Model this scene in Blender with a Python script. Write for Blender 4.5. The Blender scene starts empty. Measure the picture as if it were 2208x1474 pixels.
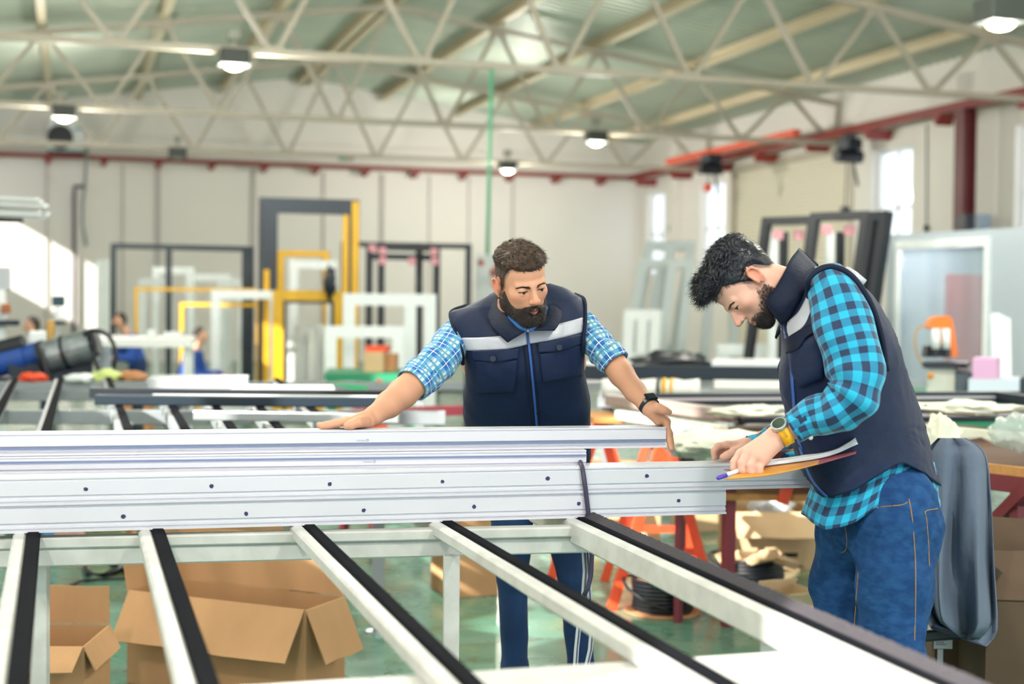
import bpy, bmesh, math, random
import numpy as np
from mathutils import Vector, Matrix
random.seed(7); rng = np.random.default_rng(7)
SC = bpy.context.scene; COL = SC.collection
PI = math.pi
# ---------------------------------------------------------------- camera (50 mm lens, solved from the hall's vanishing points)
F, CX, CY = 3067.0, 1104.0, 737.0
CAM = Vector((0.0, 0.0, 1.5))
_y = Vector((-954, 89, -F)).normalized()
_x = Vector((9896, -13, -F)); _x = (_x - _y * _x.dot(_y)).normalized()
_z = _x.cross(_y)
R = Matrix((_x, _y, _z))                      # camera axes -> world axes
def ray(px, py): return R @ Vector(((px - CX) / F, (CY - py) / F, -1.0))
def at_d(px, py, d): return CAM + ray(px, py) * d          # d = distance along the lens axis
def at_z(px, py, z):
    r = ray(px, py); return CAM + r * ((z - CAM.z) / r.z)
def at_y(px, py, y):
    r = ray(px, py); return CAM + r * (y / r.y)
def at_x(px, py, x):
    r = ray(px, py); return CAM + r * (x / r.x)
cd = bpy.data.cameras.new('camera'); cam = bpy.data.objects.new('camera', cd); COL.objects.link(cam)
cam.matrix_world = Matrix.Translation(CAM) @ R.to_4x4()
cd.sensor_width = 36.0; cd.lens = 36.0 * F / 2208; cd.clip_start = .05; cd.clip_end = 300
cd.dof.use_dof = True; cd.dof.focus_distance = 3.95; cd.dof.aperture_fstop = 2.2
SC.camera = cam
# ---------------------------------------------------------------- light and exposure
SC.view_settings.view_transform = 'Standard'; SC.view_settings.look = 'None'
SC.view_settings.gamma = 1; SC.view_settings.use_curve_mapping = False
SC.view_settings.exposure = 0.72
w = bpy.data.worlds.new('sky'); SC.world = w; w.use_nodes = True
bg = w.node_tree.nodes['Background']; bg.inputs[0].default_value = (0.84, 0.91, 1.0, 1); bg.inputs[1].default_value = 1.5
SUN = Vector((0.78, 0.45, -0.44)).normalized()            # travel direction
sd = bpy.data.lights.new('sun', 'SUN'); sd.energy = 8.0; sd.angle = math.radians(0.6); sd.color = (1.0, 0.95, 0.86)
so = bpy.data.objects.new('sun', sd); COL.objects.link(so)
so.rotation_euler = SUN.to_track_quat('-Z', 'Y').to_euler(); so.location = (-8, -6, 9)
# ---------------------------------------------------------------- materials
def lin(c):
    if isinstance(c, str):
        c = [int(c[i:i+2], 16) / 255 for i in (0, 2, 4)]
    return tuple(x / 12.92 if x <= .04045 else ((x + .055) / 1.055) ** 2.4 for x in c[:3])
class NT:
    def __init__(s, m): s.t = m.node_tree; s.n = s.t.nodes; s.l = s.t.links
    def new(s, ty, **kw):
        n = s.n.new(ty)
        for k, v in kw.items(): setattr(n, k, v)
        return n
    def link(s, a, b): s.l.new(a, b)
    def math(s, op, a, b=None, c=None):
        n = s.n.new('ShaderNodeMath'); n.operation = op
        for i, v in enumerate((a, b, c)):
            if v is None: continue
            if isinstance(v, (int, float)): n.inputs[i].default_value = v
            else: s.link(v, n.inputs[i])
        return n.outputs[0]
    def mix(s, f, a, b, mode='MIX'):
        n = s.n.new('ShaderNodeMix'); n.data_type = 'RGBA'; n.blend_type = mode
        for i, v in ((0, f), (6, a), (7, b)):
            if isinstance(v, (int, float)): n.inputs[i].default_value = v
            elif isinstance(v, tuple): n.inputs[i].default_value = (*v[:3], 1)
            else: s.link(v, n.inputs[i])
        return n.outputs[2]
MATS = {}
def mat(name, col='808080', rough=.5, metal=0., emit=0., var=0., vscale=8., bump=0., bscale=60., spec=.5, col2=None, coat=0., stretch=None, aniso=None, sheen=0., alpha=1., trans=0.):
    if name in MATS: return MATS[name]
    m = bpy.data.materials.new(name); m.use_nodes = True; MATS[name] = m
    k = NT(m); b = k.n['Principled BSDF']
    c = lin(col); b.inputs['Base Color'].default_value = (*c, 1)
    b.inputs['Roughness'].default_value = rough; b.inputs['Metallic'].default_value = metal
    b.inputs['Specular IOR Level'].default_value = spec; b.inputs['Coat Weight'].default_value = coat
    b.inputs['Sheen Weight'].default_value = sheen
    b.inputs['Alpha'].default_value = alpha; b.inputs['Transmission Weight'].default_value = trans
    if emit:
        b.inputs['Emission Color'].default_value = (*c, 1); b.inputs['Emission Strength'].default_value = emit
    if var or bump:
        tc = k.new('ShaderNodeTexCoord'); mp = k.new('ShaderNodeMapping'); k.link(tc.outputs['Object'], mp.inputs[0])
        if stretch: mp.inputs['Scale'].default_value = stretch
        if var:
            nz = k.new('ShaderNodeTexNoise'); nz.inputs['Scale'].default_value = vscale; nz.inputs['Detail'].default_value = 5
            k.link(mp.outputs[0], nz.inputs['Vector'])
            c2 = lin(col2) if col2 else tuple(x * .55 for x in c)
            f = k.math('MULTIPLY', k.math('SMOOTH_MIN', k.math('MAXIMUM', k.math('MULTIPLY_ADD', nz.outputs[0], 3.2, -1.2), 0.), 1., .1), var)
            k.link(k.mix(f, c, c2), b.inputs['Base Color'])
        if bump:
            nb = k.new('ShaderNodeTexNoise'); nb.inputs['Scale'].default_value = bscale; nb.inputs['Detail'].default_value = 3
            k.link(mp.outputs[0], nb.inputs['Vector'])
            bp = k.new('ShaderNodeBump'); bp.inputs['Strength'].default_value = bump; bp.inputs['Distance'].default_value = .01
            k.link(nb.outputs[0], bp.inputs['Height']); k.link(bp.outputs[0], b.inputs['Normal'])
    return m
# ---------------------------------------------------------------- mesh building
class MB:
    def __init__(s): s.v = []; s.f = []; s.m = []; s.mats = []; s.uv = None
    def _mi(s, m):
        if m is None: return 0
        if m not in s.mats: s.mats.append(m)
        return s.mats.index(m)
    def add(s, vs, fs, m=None):
        o = len(s.v); s.v += [tuple(v) for v in vs]; i = s._mi(m)
        s.f += [tuple(o + j for j in f) for f in fs]; s.m += [i] * len(fs); return s
    def box(s, a, b, m=None, rz=0, c=None):
        x0, y0, z0 = a; x1, y1, z1 = b
        vs = [Vector(p) for p in ((x0,y0,z0),(x1,y0,z0),(x1,y1,z0),(x0,y1,z0),(x0,y0,z1),(x1,y0,z1),(x1,y1,z1),(x0,y1,z1))]
        if rz:
            M = Matrix.Rotation(rz, 3, 'Z'); cc = Vector(c or ((x0+x1)/2, (y0+y1)/2, 0)); vs = [M @ (v - cc) + cc for v in vs]
        return s.add(vs, [(0,3,2,1),(4,5,6,7),(0,1,5,4),(1,2,6,5),(2,3,7,6),(3,0,4,7)], m)
    def bar(s, p, q, w, h, m=None, up=(0,0,1), ch=0.):
        """a straight bar from p to q, w wide across, h high along up; ch chamfers its edges"""
        p = Vector(p); q = Vector(q); d = (q - p).normalized(); u = Vector(up)
        a = d.cross(u)
        if a.length < 1e-4: a = d.cross(Vector((0,1,0)))
        a.normalize(); u = a.cross(d).normalized(); w /= 2; h /= 2
        if ch: pr = [(-w+ch,-h),(w-ch,-h),(w,-h+ch),(w,h-ch),(w-ch,h),(-w+ch,h),(-w,h-ch),(-w,-h+ch)]
        else: pr = [(-w,-h),(w,-h),(w,h),(-w,h)]
        return s.extr(p, q, [a * x + u * y for x, y in pr], m)
    def extr(s, p, q, ring, m=None):
        n = len(ring); p = Vector(p); q = Vector(q)
        vs = [p + r for r in ring] + [q + r for r in ring]
        fs = [(i, (i+1) % n, n + (i+1) % n, n + i) for i in range(n)] + [tuple(range(n-1, -1, -1)), tuple(range(n, 2*n))]
        return s.add(vs, fs, m)
    def tube(s, pts, r, n=8, m=None, cap=True, closed=False):
        pts = [Vector(p) for p in pts]; N = len(pts)
        rs = r if isinstance(r, (list, tuple)) else [r] * N
        vs = []; a = None
        for i, p in enumerate(pts):
            if closed: t = pts[(i+1) % N] - pts[i-1]
            else: t = pts[min(i+1, N-1)] - pts[max(i-1, 0)]
            t.normalize()
            if a is None:
                a = t.cross(Vector((0,0,1)));  a = a if a.length > .1 else t.cross(Vector((0,1,0)))
            a = (a - t * a.dot(t)).normalized(); b = t.cross(a)
            for k in range(n):
                th = 2*PI*k/n; vs.append(p + (a*math.cos(th) + b*math.sin(th)) * rs[i])
        fs = []
        for i in range(N if closed else N-1):
            j = (i+1) % N
            for k in range(n): fs.append((i*n+k, i*n+(k+1)%n, j*n+(k+1)%n, j*n+k))
        if cap and not closed: fs += [tuple(range(n-1,-1,-1)), tuple((N-1)*n+k for k in range(n))]
        return s.add(vs, fs, m)
    def lathe(s, prof, c=(0,0,0), n=24, m=None, axis='z'):
        c = Vector(c); vs = []; N = len(prof)
        for r, z in prof:
            for k in range(n):
                th = 2*PI*k/n; v = (r*math.cos(th), r*math.sin(th), z)
                if axis == 'x': v = (v[2], v[0], v[1])
                if axis == 'y': v = (v[0], v[2], v[1])
                vs.append(c + Vector(v))
        fs = [(i*n+k, i*n+(k+1)%n, (i+1)*n+(k+1)%n, (i+1)*n+k) for i in range(N-1) for k in range(n)]
        fs += [tuple(range(n-1,-1,-1)), tuple((N-1)*n+k for k in range(n))]
        return s.add(vs, fs, m)
    def ball(s, c, r, m=None, n=12, k=8):
        r = r if isinstance(r, (tuple, list)) else (r, r, r); c = Vector(c)
        vs = [c + Vector((0,0,-r[2]))]
        for i in range(1, k):
            ph = -PI/2 + PI*i/k
            for j in range(n):
                th = 2*PI*j/n; vs.append(c + Vector((r[0]*math.cos(ph)*math.cos(th), r[1]*math.cos(ph)*math.sin(th), r[2]*math.sin(ph))))
        vs.append(c + Vector((0,0,r[2]))); L = len(vs)-1
        fs = [(0, 1+(j+1)%n, 1+j) for j in range(n)]
        for i in range(k-2):
            for j in range(n): a = 1+i*n; fs.append((a+j, a+(j+1)%n, a+n+(j+1)%n, a+n+j))
        a = 1+(k-2)*n; fs += [(a+j, a+(j+1)%n, L) for j in range(n)]
        return s.add(vs, fs, m)
    def poly(s, pts, t, m=None):
        """a flat outline given thickness t along its normal"""
        pts = [Vector(p) for p in pts]; n = len(pts)
        nr = sum(((pts[i]-pts[0]).cross(pts[(i+1)%n]-pts[0]) for i in range(n)), Vector()).normalized() * t
        vs = pts + [p + nr for p in pts]
        fs = [tuple(range(n-1,-1,-1)), tuple(range(n, 2*n))] + [(i, (i+1)%n, n+(i+1)%n, n+i) for i in range(n)]
        return s.add(vs, fs, m)
    def grid(s, P, m=None, close_u=False):
        """P[i][j] points"""
        a = len(P); b = len(P[0]); vs = [p for row in P for p in row]; fs = []
        for i in range(a-1 if not close_u else a):
            for j in range(b-1):
                i2 = (i+1) % a; fs.append((i*b+j, i*b+j+1, i2*b+j+1, i2*b+j))
        return s.add(vs, fs, m)
    def frame(s, o, ux, uz, W, H, t, d, m=None, mull=(), trans=(), ny=None):
        """a rectangular frame: o lower-left corner, ux/uz unit axes, member width t, depth d; mull/trans fractions"""
        o = Vector(o); ux = Vector(ux).normalized(); uz = Vector(uz).normalized(); n = ux.cross(uz)
        def bx(x0, x1, z0, z1):
            vs = [o + ux*x + uz*z + n*y for y in (-d/2, d/2) for x, z in ((x0,z0),(x1,z0),(x1,z1),(x0,z1))]
            s.add(vs, [(0,1,2,3),(7,6,5,4),(0,4,5,1),(1,5,6,2),(2,6,7,3),(3,7,4,0)], m)
        bx(0, t, 0, H); bx(W-t, W, 0, H); bx(t, W-t, H-t, H); bx(t, W-t, 0, t)
        for f in mull: bx(W*f-t/2, W*f+t/2, t, H-t)
        for f in trans: bx(t, W-t, H*f-t/2, H*f+t/2)
        return s
def root_of(o):
    while o.parent: o = o.parent
    return o
def obj(name, mb, m=None, parent=None, local=False, smooth=False, bevel=0., solid=0.):
    me = bpy.data.meshes.new(name); off = Vector((0,0,0))
    if parent is not None and not local: off = Vector(root_of(parent).location)
    me.from_pydata([(v[0]-off[0], v[1]-off[1], v[2]-off[2]) for v in mb.v], [], mb.f)
    ms = mb.mats or [m]
    for q in ms: me.materials.append(q if q is not None else m)
    if mb.mats and len(mb.mats) > 1: me.polygons.foreach_set('material_index', mb.m)
    if smooth: me.polygons.foreach_set('use_smooth', [True] * len(me.polygons))
    me.update()
    o = bpy.data.objects.new(name, me); COL.objects.link(o)
    if parent is not None: o.parent = parent
    if solid:
        md = o.modifiers.new('solid', 'SOLIDIFY'); md.thickness = solid; md.offset = 0
    if bevel:
        md = o.modifiers.new('bevel', 'BEVEL'); md.width = bevel; md.segments = 2; md.limit_method = 'ANGLE'; md.angle_limit = .6
        md.harden_normals = False
    return o
def thing(name, label, cat, loc=(0,0,0), rz=0, group=None):
    o = bpy.data.objects.new(name, None); COL.objects.link(o); o.empty_display_size = .1
    o.location = loc; o.rotation_euler = (0, 0, rz); o['label'] = label; o['category'] = cat
    if group: o['group'] = group
    return o
def tag(o, label, cat, group=None, kind=None):
    o['label'] = label; o['category'] = cat
    if group: o['group'] = group
    if kind: o['kind'] = kind
    return o
def struct(name, mb, m, smooth=False, label=None, parent=None, **kw):
    o = obj(name, mb, m, parent=parent, smooth=smooth, **kw)
    if parent is None: o['kind'] = 'structure'
    if label: o['label'] = label
    return o
def rect3(p, q):  # helper: min/max corners
    return tuple(min(a, b) for a, b in zip(p, q)), tuple(max(a, b) for a, b in zip(p, q))
# ================================================================ the hall
XL, XR, YB, YN = -3.7, 15.1, 36.6, -9.0           # left wall, right wall, back wall, open near end
XRDG = 5.7; EAVE = 5.62; RDG = 6.95; SL = (RDG-EAVE)/9.4
def roof_z(x): return RDG - SL*abs(x-XRDG)
# floor: worn green epoxy
m_floor = mat('green_epoxy_floor', '5d8f78', rough=.22, var=.0)
k = NT(m_floor); b = k.n['Principled BSDF']
tc = k.new('ShaderNodeTexCoord')
def nz(scale, det=4, vec=None, rough=.5):
    n = k.new('ShaderNodeTexNoise'); n.inputs['Scale'].default_value = scale; n.inputs['Detail'].default_value = det; n.inputs['Roughness'].default_value = rough
    k.link(vec or tc.outputs['Object'], n.inputs['Vector']); return n.outputs[0]
def band(v, lo, hi):
    n = k.new('ShaderNodeMapRange'); n.interpolation_type = 'SMOOTHSTEP'
    n.inputs[1].default_value = lo; n.inputs[2].default_value = hi; k.link(v, n.inputs[0]); return n.outputs[0]
c = k.mix(band(nz(.9), .35, .7), lin('4f806c'), lin('66917f'))
c = k.mix(k.math('MULTIPLY', band(nz(1.7, 6), .56, .68), .55), c, lin('8a8a5c'))
c = k.mix(k.math('MULTIPLY', band(nz(7, 6), .60, .70), .6), c, lin('3f5648'))
c = k.mix(k.math('MULTIPLY', band(nz(60, 3), .66, .72), .7), c, lin('2c3d36'))
k.link(c, b.inputs['Base Color'])
k.link(k.math('MULTIPLY_ADD', band(nz(3, 5), .3, .75), .28, .12), b.inputs['Roughness'])
struct('floor', MB().box((XL-3, YN, -.12), (XR+.4, YB+.4, 0)), m_floor)
m_wall = mat('white_wall_panels', 'ebe6e0', rough=.7, var=.25, vscale=.5, col2='d5d4d2')
m_seam = mat('panel_seam', 'b9b2ae', rough=.6)
m_rust = mat('red_oxide_steel', '8f3028', rough=.5, var=.3, vscale=3, col2='6c2626')
m_steel = mat('cream_painted_steel', 'b8b0a0', rough=.45, var=.3, vscale=2, col2='a39c8e')
m_alu = mat('white_frame_paint', 'eceff2', rough=.35)
struct('wall_back', MB().box((XL, YB, 0), (XR+.3, YB+.3, RDG+.3)), m_wall)
# right wall with window and roller door openings
WZ0, WZ1 = 2.3, 4.58
wins = [(18.85, 20.3), (23.35, 24.75), (31.35, 32.75), (35.0, 36.2), (14.2, 15.6), (9.6, 11.0)]
door = (25.5, 30.9)
mb = MB(); cuts = sorted(wins + [door]); y = YN
for a, c2 in cuts:
    mb.box((XR, y, 0), (XR+.3, a, EAVE+.42))
    if (a, c2) == door: mb.box((XR, a, 4.75), (XR+.3, c2, EAVE+.42))
    else: mb.box((XR, a, 0), (XR+.3, c2, WZ0)); mb.box((XR, a, WZ1), (XR+.3, c2, EAVE+.42))
    y = c2
mb.box((XR, y, 0), (XR+.3, YB+.3, EAVE+.42))
struct('wall_right', mb, m_wall)
m_glass = mat('window_glass', 'f2fbff', rough=.05, spec=.3, alpha=.22)
for i, (a, c2) in enumerate(wins):
    o = struct('window_%d' % (i+1), MB().frame((XR+.18, a, WZ0), (0,1,0), (0,0,1), c2-a, WZ1-WZ0, .07, .07, mull=(.5,), trans=(.5,)), m_alu)
    g = obj('pane', MB().box((XR+.175, a+.05, WZ0+.05), (XR+.185, c2-.05, WZ1-.05)), m_glass, o)
    s_ = obj('window_sill', MB().box((XR-.03, a-.04, WZ0-.05), (XR+.25, c2+.04, WZ0)), m_alu, o)
m_shut = mat('cream_roller_shutter', 'e4decd', rough=.5)
mb = MB(); z = .02
while z < 4.74:
    mb.add([(XR+.12, y_, z_) for y_, z_ in ((door[0], z), (door[1], z), (door[1], z+.085), (door[0], z+.085))], [(0,1,2,3)])
    prof = [(XR+.10, z), (XR+.07, z+.02), (XR+.07, z+.065), (XR+.10, z+.085)]
    vs = [(x_, y_, z_) for y_ in door for x_, z_ in prof]
    mb.add(vs, [(j, j+1, j+5, j+4) for j in range(3)]); z += .085
o = struct('door_1', mb, m_shut)
obj('door_frame', MB().box((XR-.03, door[0]-.08, 0), (XR+.12, door[0]+.06, 4.85)).box((XR-.03, door[1]-.06, 0), (XR+.12, door[1]+.08, 4.85)).box((XR-.03, door[0], 4.68), (XR+.12, door[1], 4.85)), m_steel, o)
# left wall, out of frame, pierced by the openings the sun comes through
LZ0, LZ1 = 3.1, 4.85
lw = [(-3.2, -.45), (2.6, 3.3), (3.65, 4.35), (4.6, 6.1), (9.5, 10.5), (15.3, 15.7), (16.35, 16.6), (17.3, 18.2), (34.0, 36.3)]
mb = MB(); y = YN
for a, c2 in lw:
    mb.box((XL-.12, y, 0), (XL, a, EAVE+.42)); mb.box((XL-.12, a, 0), (XL, c2, LZ0)); mb.box((XL-.12, a, LZ1), (XL, c2, EAVE+.42)); y = c2
mb.box((XL-.12, y, 0), (XL, YB+.3, EAVE+.42))
struct('wall_left', mb, m_wall)
# corrugated roof
m_roof = mat('galvanised_roof_sheet', 'b0bbae', rough=.42, metal=.3, var=.4, vscale=.6, col2='c6cdb4', stretch=(1, 3, 1))
xs = [XL-.1, XRDG, XR+.1]; zz = [EAVE, RDG, EAVE]; ys = []; y = YN; k_ = 0; P = []
n_per = int((YB - YN) / .25)
mb = MB(); rows = []
for i in range(n_per + 1):
    y = YN + i*.25
    for dy, dz in ((0, 0), (.09, 0), (.125, .085), (.215, .085)):
        if y + dy > YB + .1: break
        rows.append([Vector((x_, y+dy, z_ + .32 + dz)) for x_, z_ in zip(xs, zz)])
mb.grid(rows)
struct('ceiling', mb, m_roof, solid=.0)
# purlins along the hall
PX = [XRDG + 2.05*j for j in range(-4, 5)]
m_pur = mat('cream_purlin_paint', 'd2c6aa', rough=.5, var=.25, vscale=1.5, col2='c2b490')
for j, x in enumerate(PX):
    mb = MB(); z = roof_z(x)
    for dx in ((-.12, .12) if j == 4 else (0,)):
        mb.box((x+dx-.07, YN+.1, z+.11), (x+dx+.07, YB, z+.14)).box((x+dx-.07, YN+.1, z+.28), (x+dx+.07, YB, z+.31)).box((x+dx+.05, YN+.1, z+.12), (x+dx+.07, YB, z+.30))
    struct('trim_%d' % (j+1), mb, m_pur, label='long roof purlin')
# roof trusses
ZB = 4.87
def truss(Y, label):
    t = thing('roof_truss', label, 'truss', (XRDG, Y, ZB), group=None)
    del t['label'], t['category']; t['label'] = label; t['category'] = 'roof truss'
    obj('bottom_chord', MB().bar((XL, Y, ZB), (XR, Y, ZB), .11, .09), m_steel, t)
    obj('top_chord', MB().bar((XL, Y, roof_z(XL)+.05), (XRDG, Y, RDG+.05), .11, .10).bar((XRDG, Y, RDG+.05), (XR, Y, roof_z(XR)+.05), .11, .10), m_steel, t)
    nodes = [x - 2.05/2 for x in PX] + [PX[-1] + 1.025]
    for x in nodes:
        for sx in (-1, 1):
            xt = x + sx*1.025
            if xt < XL or xt > XR: xt = XL if xt < XL else XR
            o = obj('web_brace', MB().bar((x+sx*.05, Y, ZB+.03), (xt-sx*.03, Y, roof_z(xt)+.02), .07, .07), m_steel, t)
    for x in PX: obj('gusset_plate', MB().box((x-.16, Y-.01, roof_z(x)-.08), (x+.16, Y+.01, roof_z(x)+.10)), m_steel, t)
    for x in nodes: obj('gusset_plate', MB().box((x-.14, Y-.008, ZB-.02), (x+.14, Y+.008, ZB+.10)), m_steel, t)
    return t
TY = [19.4, 26.0, 32.2, 12.8, 6.2]
TL = ['nearest cream steel roof truss, the lowest in the picture top', 'second cream steel roof truss behind the nearest one', 'farthest cream steel roof truss close to the back wall']
for Y, l in zip(TY[:3], TL): truss(Y, l)
# back wall rail with brackets, seams, pipes
ZR = 4.98
r_ = struct('trim_20', MB().bar((XL, YB-.45, ZR), (14.6, YB-.45, ZR), .12, .10), m_rust, label='red crane rail along the back wall')
x = XL + .6
while x < 14.4:
    obj('rail_bracket', MB().add([(x-.10, YB-.5, ZR-.05), (x+.10, YB-.5, ZR-.05), (x, YB-.5, ZR-.20), (x-.10, YB, ZR-.05), (x+.10, YB, ZR-.05), (x, YB, ZR-.20)],
        [(0,2,1),(3,4,5),(0,1,4,3),(1,2,5,4),(2,0,3,5)]), m_rust, r_); x += 1.3
r_ = struct('trim_21', MB().bar((14.6, -2, ZR), (14.6, YB-.4, ZR), .14, .15), m_rust, label='red crane rail along the right wall')
y = 8.
while y < 36:
    obj('rail_bracket', MB().add([(14.55, y-.13, ZR-.07), (14.55, y+.13, ZR-.07), (14.55, y, ZR-.25), (XR, y-.13, ZR-.07), (XR, y+.13, ZR-.07), (XR, y, ZR-.25)],
        [(0,1,2),(3,5,4),(0,3,4,1),(1,4,5,2),(2,5,3,0)]), m_rust, r_); y += 2.3
m_rail_o = mat('orange_rail_paint', 'e2502a', rough=.4)
o = obj('crane_beam', MB().bar((13.9, 25.6, ZR+.02), (13.9, 32.0, ZR+.02), .16, .13), m_rail_o); tag(o, 'bright orange crane beam on the right, in front of the roller shutter', 'crane beam')
# columns
m_col = mat('oxide_red_column', '6e2e32', rough=.5, var=.2, vscale=2)
def hcol(x, y, w, z1): return MB().box((x-w/2, y-w/2, 0), (x-w/2+.02, y+w/2, z1)).box((x+w/2-.02, y-w/2, 0), (x+w/2, y+w/2, z1)).box((x-w/2, y-.01, 0), (x+w/2, y+.01, z1))
p = at_x(2080, 400, 14.6); o = obj('steel_column', hcol(14.6, p.y, .26, ZR-.07), m_col); tag(o, 'dark red steel column holding the crane rail at the right', 'column')
# panel seams on the back wall
for i, (px, w_) in enumerate(((265, .04), (340, .13), (545, .12), (697, .05), (823, .11), (925, .04), (100, .04), (1010, .04), (1105, .05))):
    x = at_y(px, 450, YB).x
    struct('trim_%d' % (30+i), MB().box((x-w_/2, YB-.05, .0), (x+w_/2, YB+.01, ZR-.1)), m_seam)
# ledge above the rail
struct('trim_45', MB().box((XL, YB-.18, ZR+.08), (XR, YB, ZR+.55)), m_wall)
# pier faces on the right wall
for i, yy in enumerate((17.6, 21.9, 33.9)):
    struct('trim_%d' % (50+i), MB().box((XR-.22, yy-.22, 0), (XR, yy+.22, EAVE)), m_wall)
# ================================================================ high-bay lamps on the truss chords
m_lhouse = mat('dark_lamp_housing', '3a403c', rough=.5)
m_lbrkt = mat('lamp_bracket_grey', '9a9c92', rough=.5)
m_glow = mat('lamp_glow', 'fdf7c8', emit=5.)
m_goff = mat('lamp_glass_off', '8d9088', rough=.3)
def lamp(c, label, on=True, s=1.0, power=160, rz=0.):
    c = Vector(c); t = thing('high_bay_lamp', label, 'ceiling lamp', tuple(c), rz, group=None)
    h = obj('housing', MB().box((-.19*s,-.15*s,-.30*s), (.19*s,.15*s,-.10*s)), m_lhouse, t, local=True, bevel=.02)
    obj('rim', MB().box((-.20*s,-.16*s,-.31*s), (.20*s,.16*s,-.285*s)), m_lhouse, t, local=True)
    obj('ballast_box', MB().box((-.09*s,-.07*s,.03*s), (.07*s,.07*s,.16*s)), m_lbrkt, t, local=True, bevel=.01)
    obj('bracket', MB().box((-.02*s,-.015,-.12*s), (.02*s,.015,.06*s)), m_lbrkt, t, local=True)
    mb = MB(); prof = [(.135*s*math.cos(a), -.300*s - .075*s*math.sin(a)) for a in [PI/2*i/8 for i in range(8)]]
    mb.lathe(prof + [(.004, -.375*s)], n=24); g = obj('glass_dome', mb, m_glow if on else m_goff, t, local=True, smooth=True)
    if on:
        for v in mb.v: pass
        ld = bpy.data.lights.new('lamp_light', 'POINT'); ld.energy = power; ld.shadow_soft_size = .16*s; ld.color = (1.0, .96, .86)
        lo = bpy.data.objects.new('lamp_light', ld); COL.objects.link(lo); lo.parent = t; lo.location = (0, 0, -.55*s)
    return t
LP = [(505, 112, 19.4, 'lit lamp hanging from the nearest truss at upper left', True), (138, 226, 26.0, 'lit lamp on the second truss above the air conditioner', True),
      (383, 316, 32.2, 'unlit small lamp on the farthest truss at left', False), (1286, 290, 26.0, 'lit lamp on the second truss at right of the green pipe', True), (1095, 350, 32.2, 'lit lamp on the farthest truss just right of the green pipe', True)]
for px, py, Y, l, on in LP:
    q = at_y(px, py, Y); lamp((q.x, Y-.0, ZB+.11), l, on, power=235)
q = at_y(2150, 0, 12.6)
big = lamp((q.x+.05, 12.6, at_y(2150, 8, 12.6).z+.16), 'large bright lamp close to the camera in the top right corner', True, 1.15, power=90)
# unseen lamps of the same type, added over the near half as fill light
for x, y in ((2.0, 12.8), (-.5, 6.2), (5.2, 6.0), (10.5, 5.5), (2.5, .5), (8.5, 0.), (-1.5, 0.5), (6.5, 11.0)):
    t = lamp((x, y, ZB+.11), 'lit lamp hanging over the near half of the hall, above the picture', True, power=225)
    t['group'] = 'lamps over the near half of the hall'
    obj('hanging_rod', MB().box((-.012, -.012, .15), (.012, .012, roof_z(x)+.3-ZB-.11)), m_lbrkt, t, local=True)
# ================================================================ implicit-surface modelling for bodies
A_ = np.array
def V3(p): return np.array(tuple(p), float)
class Sdf:
    def __init__(s): s.p = []
    def cone(s, a, b, ra, rb, k=.02, sub=False):
        a, b = V3(a), V3(b); s.p.append(('c', a, b, ra, rb, k, sub, (a+b)/2, np.linalg.norm(b-a)/2 + max(ra, rb))); return s
    def ell(s, c, r, ax=None, k=.02, sub=False):
        c = V3(c); ax = np.eye(3) if ax is None else np.array(ax); s.p.append(('e', c, np.array(r, float), ax, None, k, sub, c, max(r))); return s
    def chain(s, pts, rs, k=.006):
        for i in range(len(pts)-1): s.cone(pts[i], pts[i+1], rs[i], rs[i+1], k if i else k*1.5)
        return s
    def __call__(s, P, c=None, rad=None):
        d = np.full(len(P), 1.0)
        for q in s.p:
            if c is not None and np.linalg.norm(c - q[7]) > q[8] + rad + q[5] + .02: continue
            if q[0] == 'c':
                a, b, ra, rb = q[1:5]; ab = b-a; L = ab @ ab
                t = np.clip(((P-a) @ ab) / max(L, 1e-12), 0, 1)
                e = np.linalg.norm(P - a - t[:, None]*ab, axis=1) - (ra + (rb-ra)*t)
            else:
                x = (P - q[1]) @ q[3].T; r = q[2]
                k0 = np.linalg.norm(x/r, axis=1); k1 = np.linalg.norm(x/(r*r), axis=1) + 1e-9
                e = k0*(k0-1)/k1
            k = q[5]
            if q[6]:
                e = -e; h = np.clip(.5 + .5*(e-d)/k, 0, 1); d = d*(1-h) + e*h + k*h*(1-h)
            else:
                h = np.clip(.5 + .5*(d-e)/k, 0, 1); d = d*(1-h) + e*h - k*h*(1-h)
        return d
    def bounds(s):
        lo = np.min([q[7]-q[8] for q in s.p if not q[6]], axis=0) - .02; hi = np.max([q[7]+q[8] for q in s.p if not q[6]], axis=0) + .02
        return lo, hi
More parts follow.
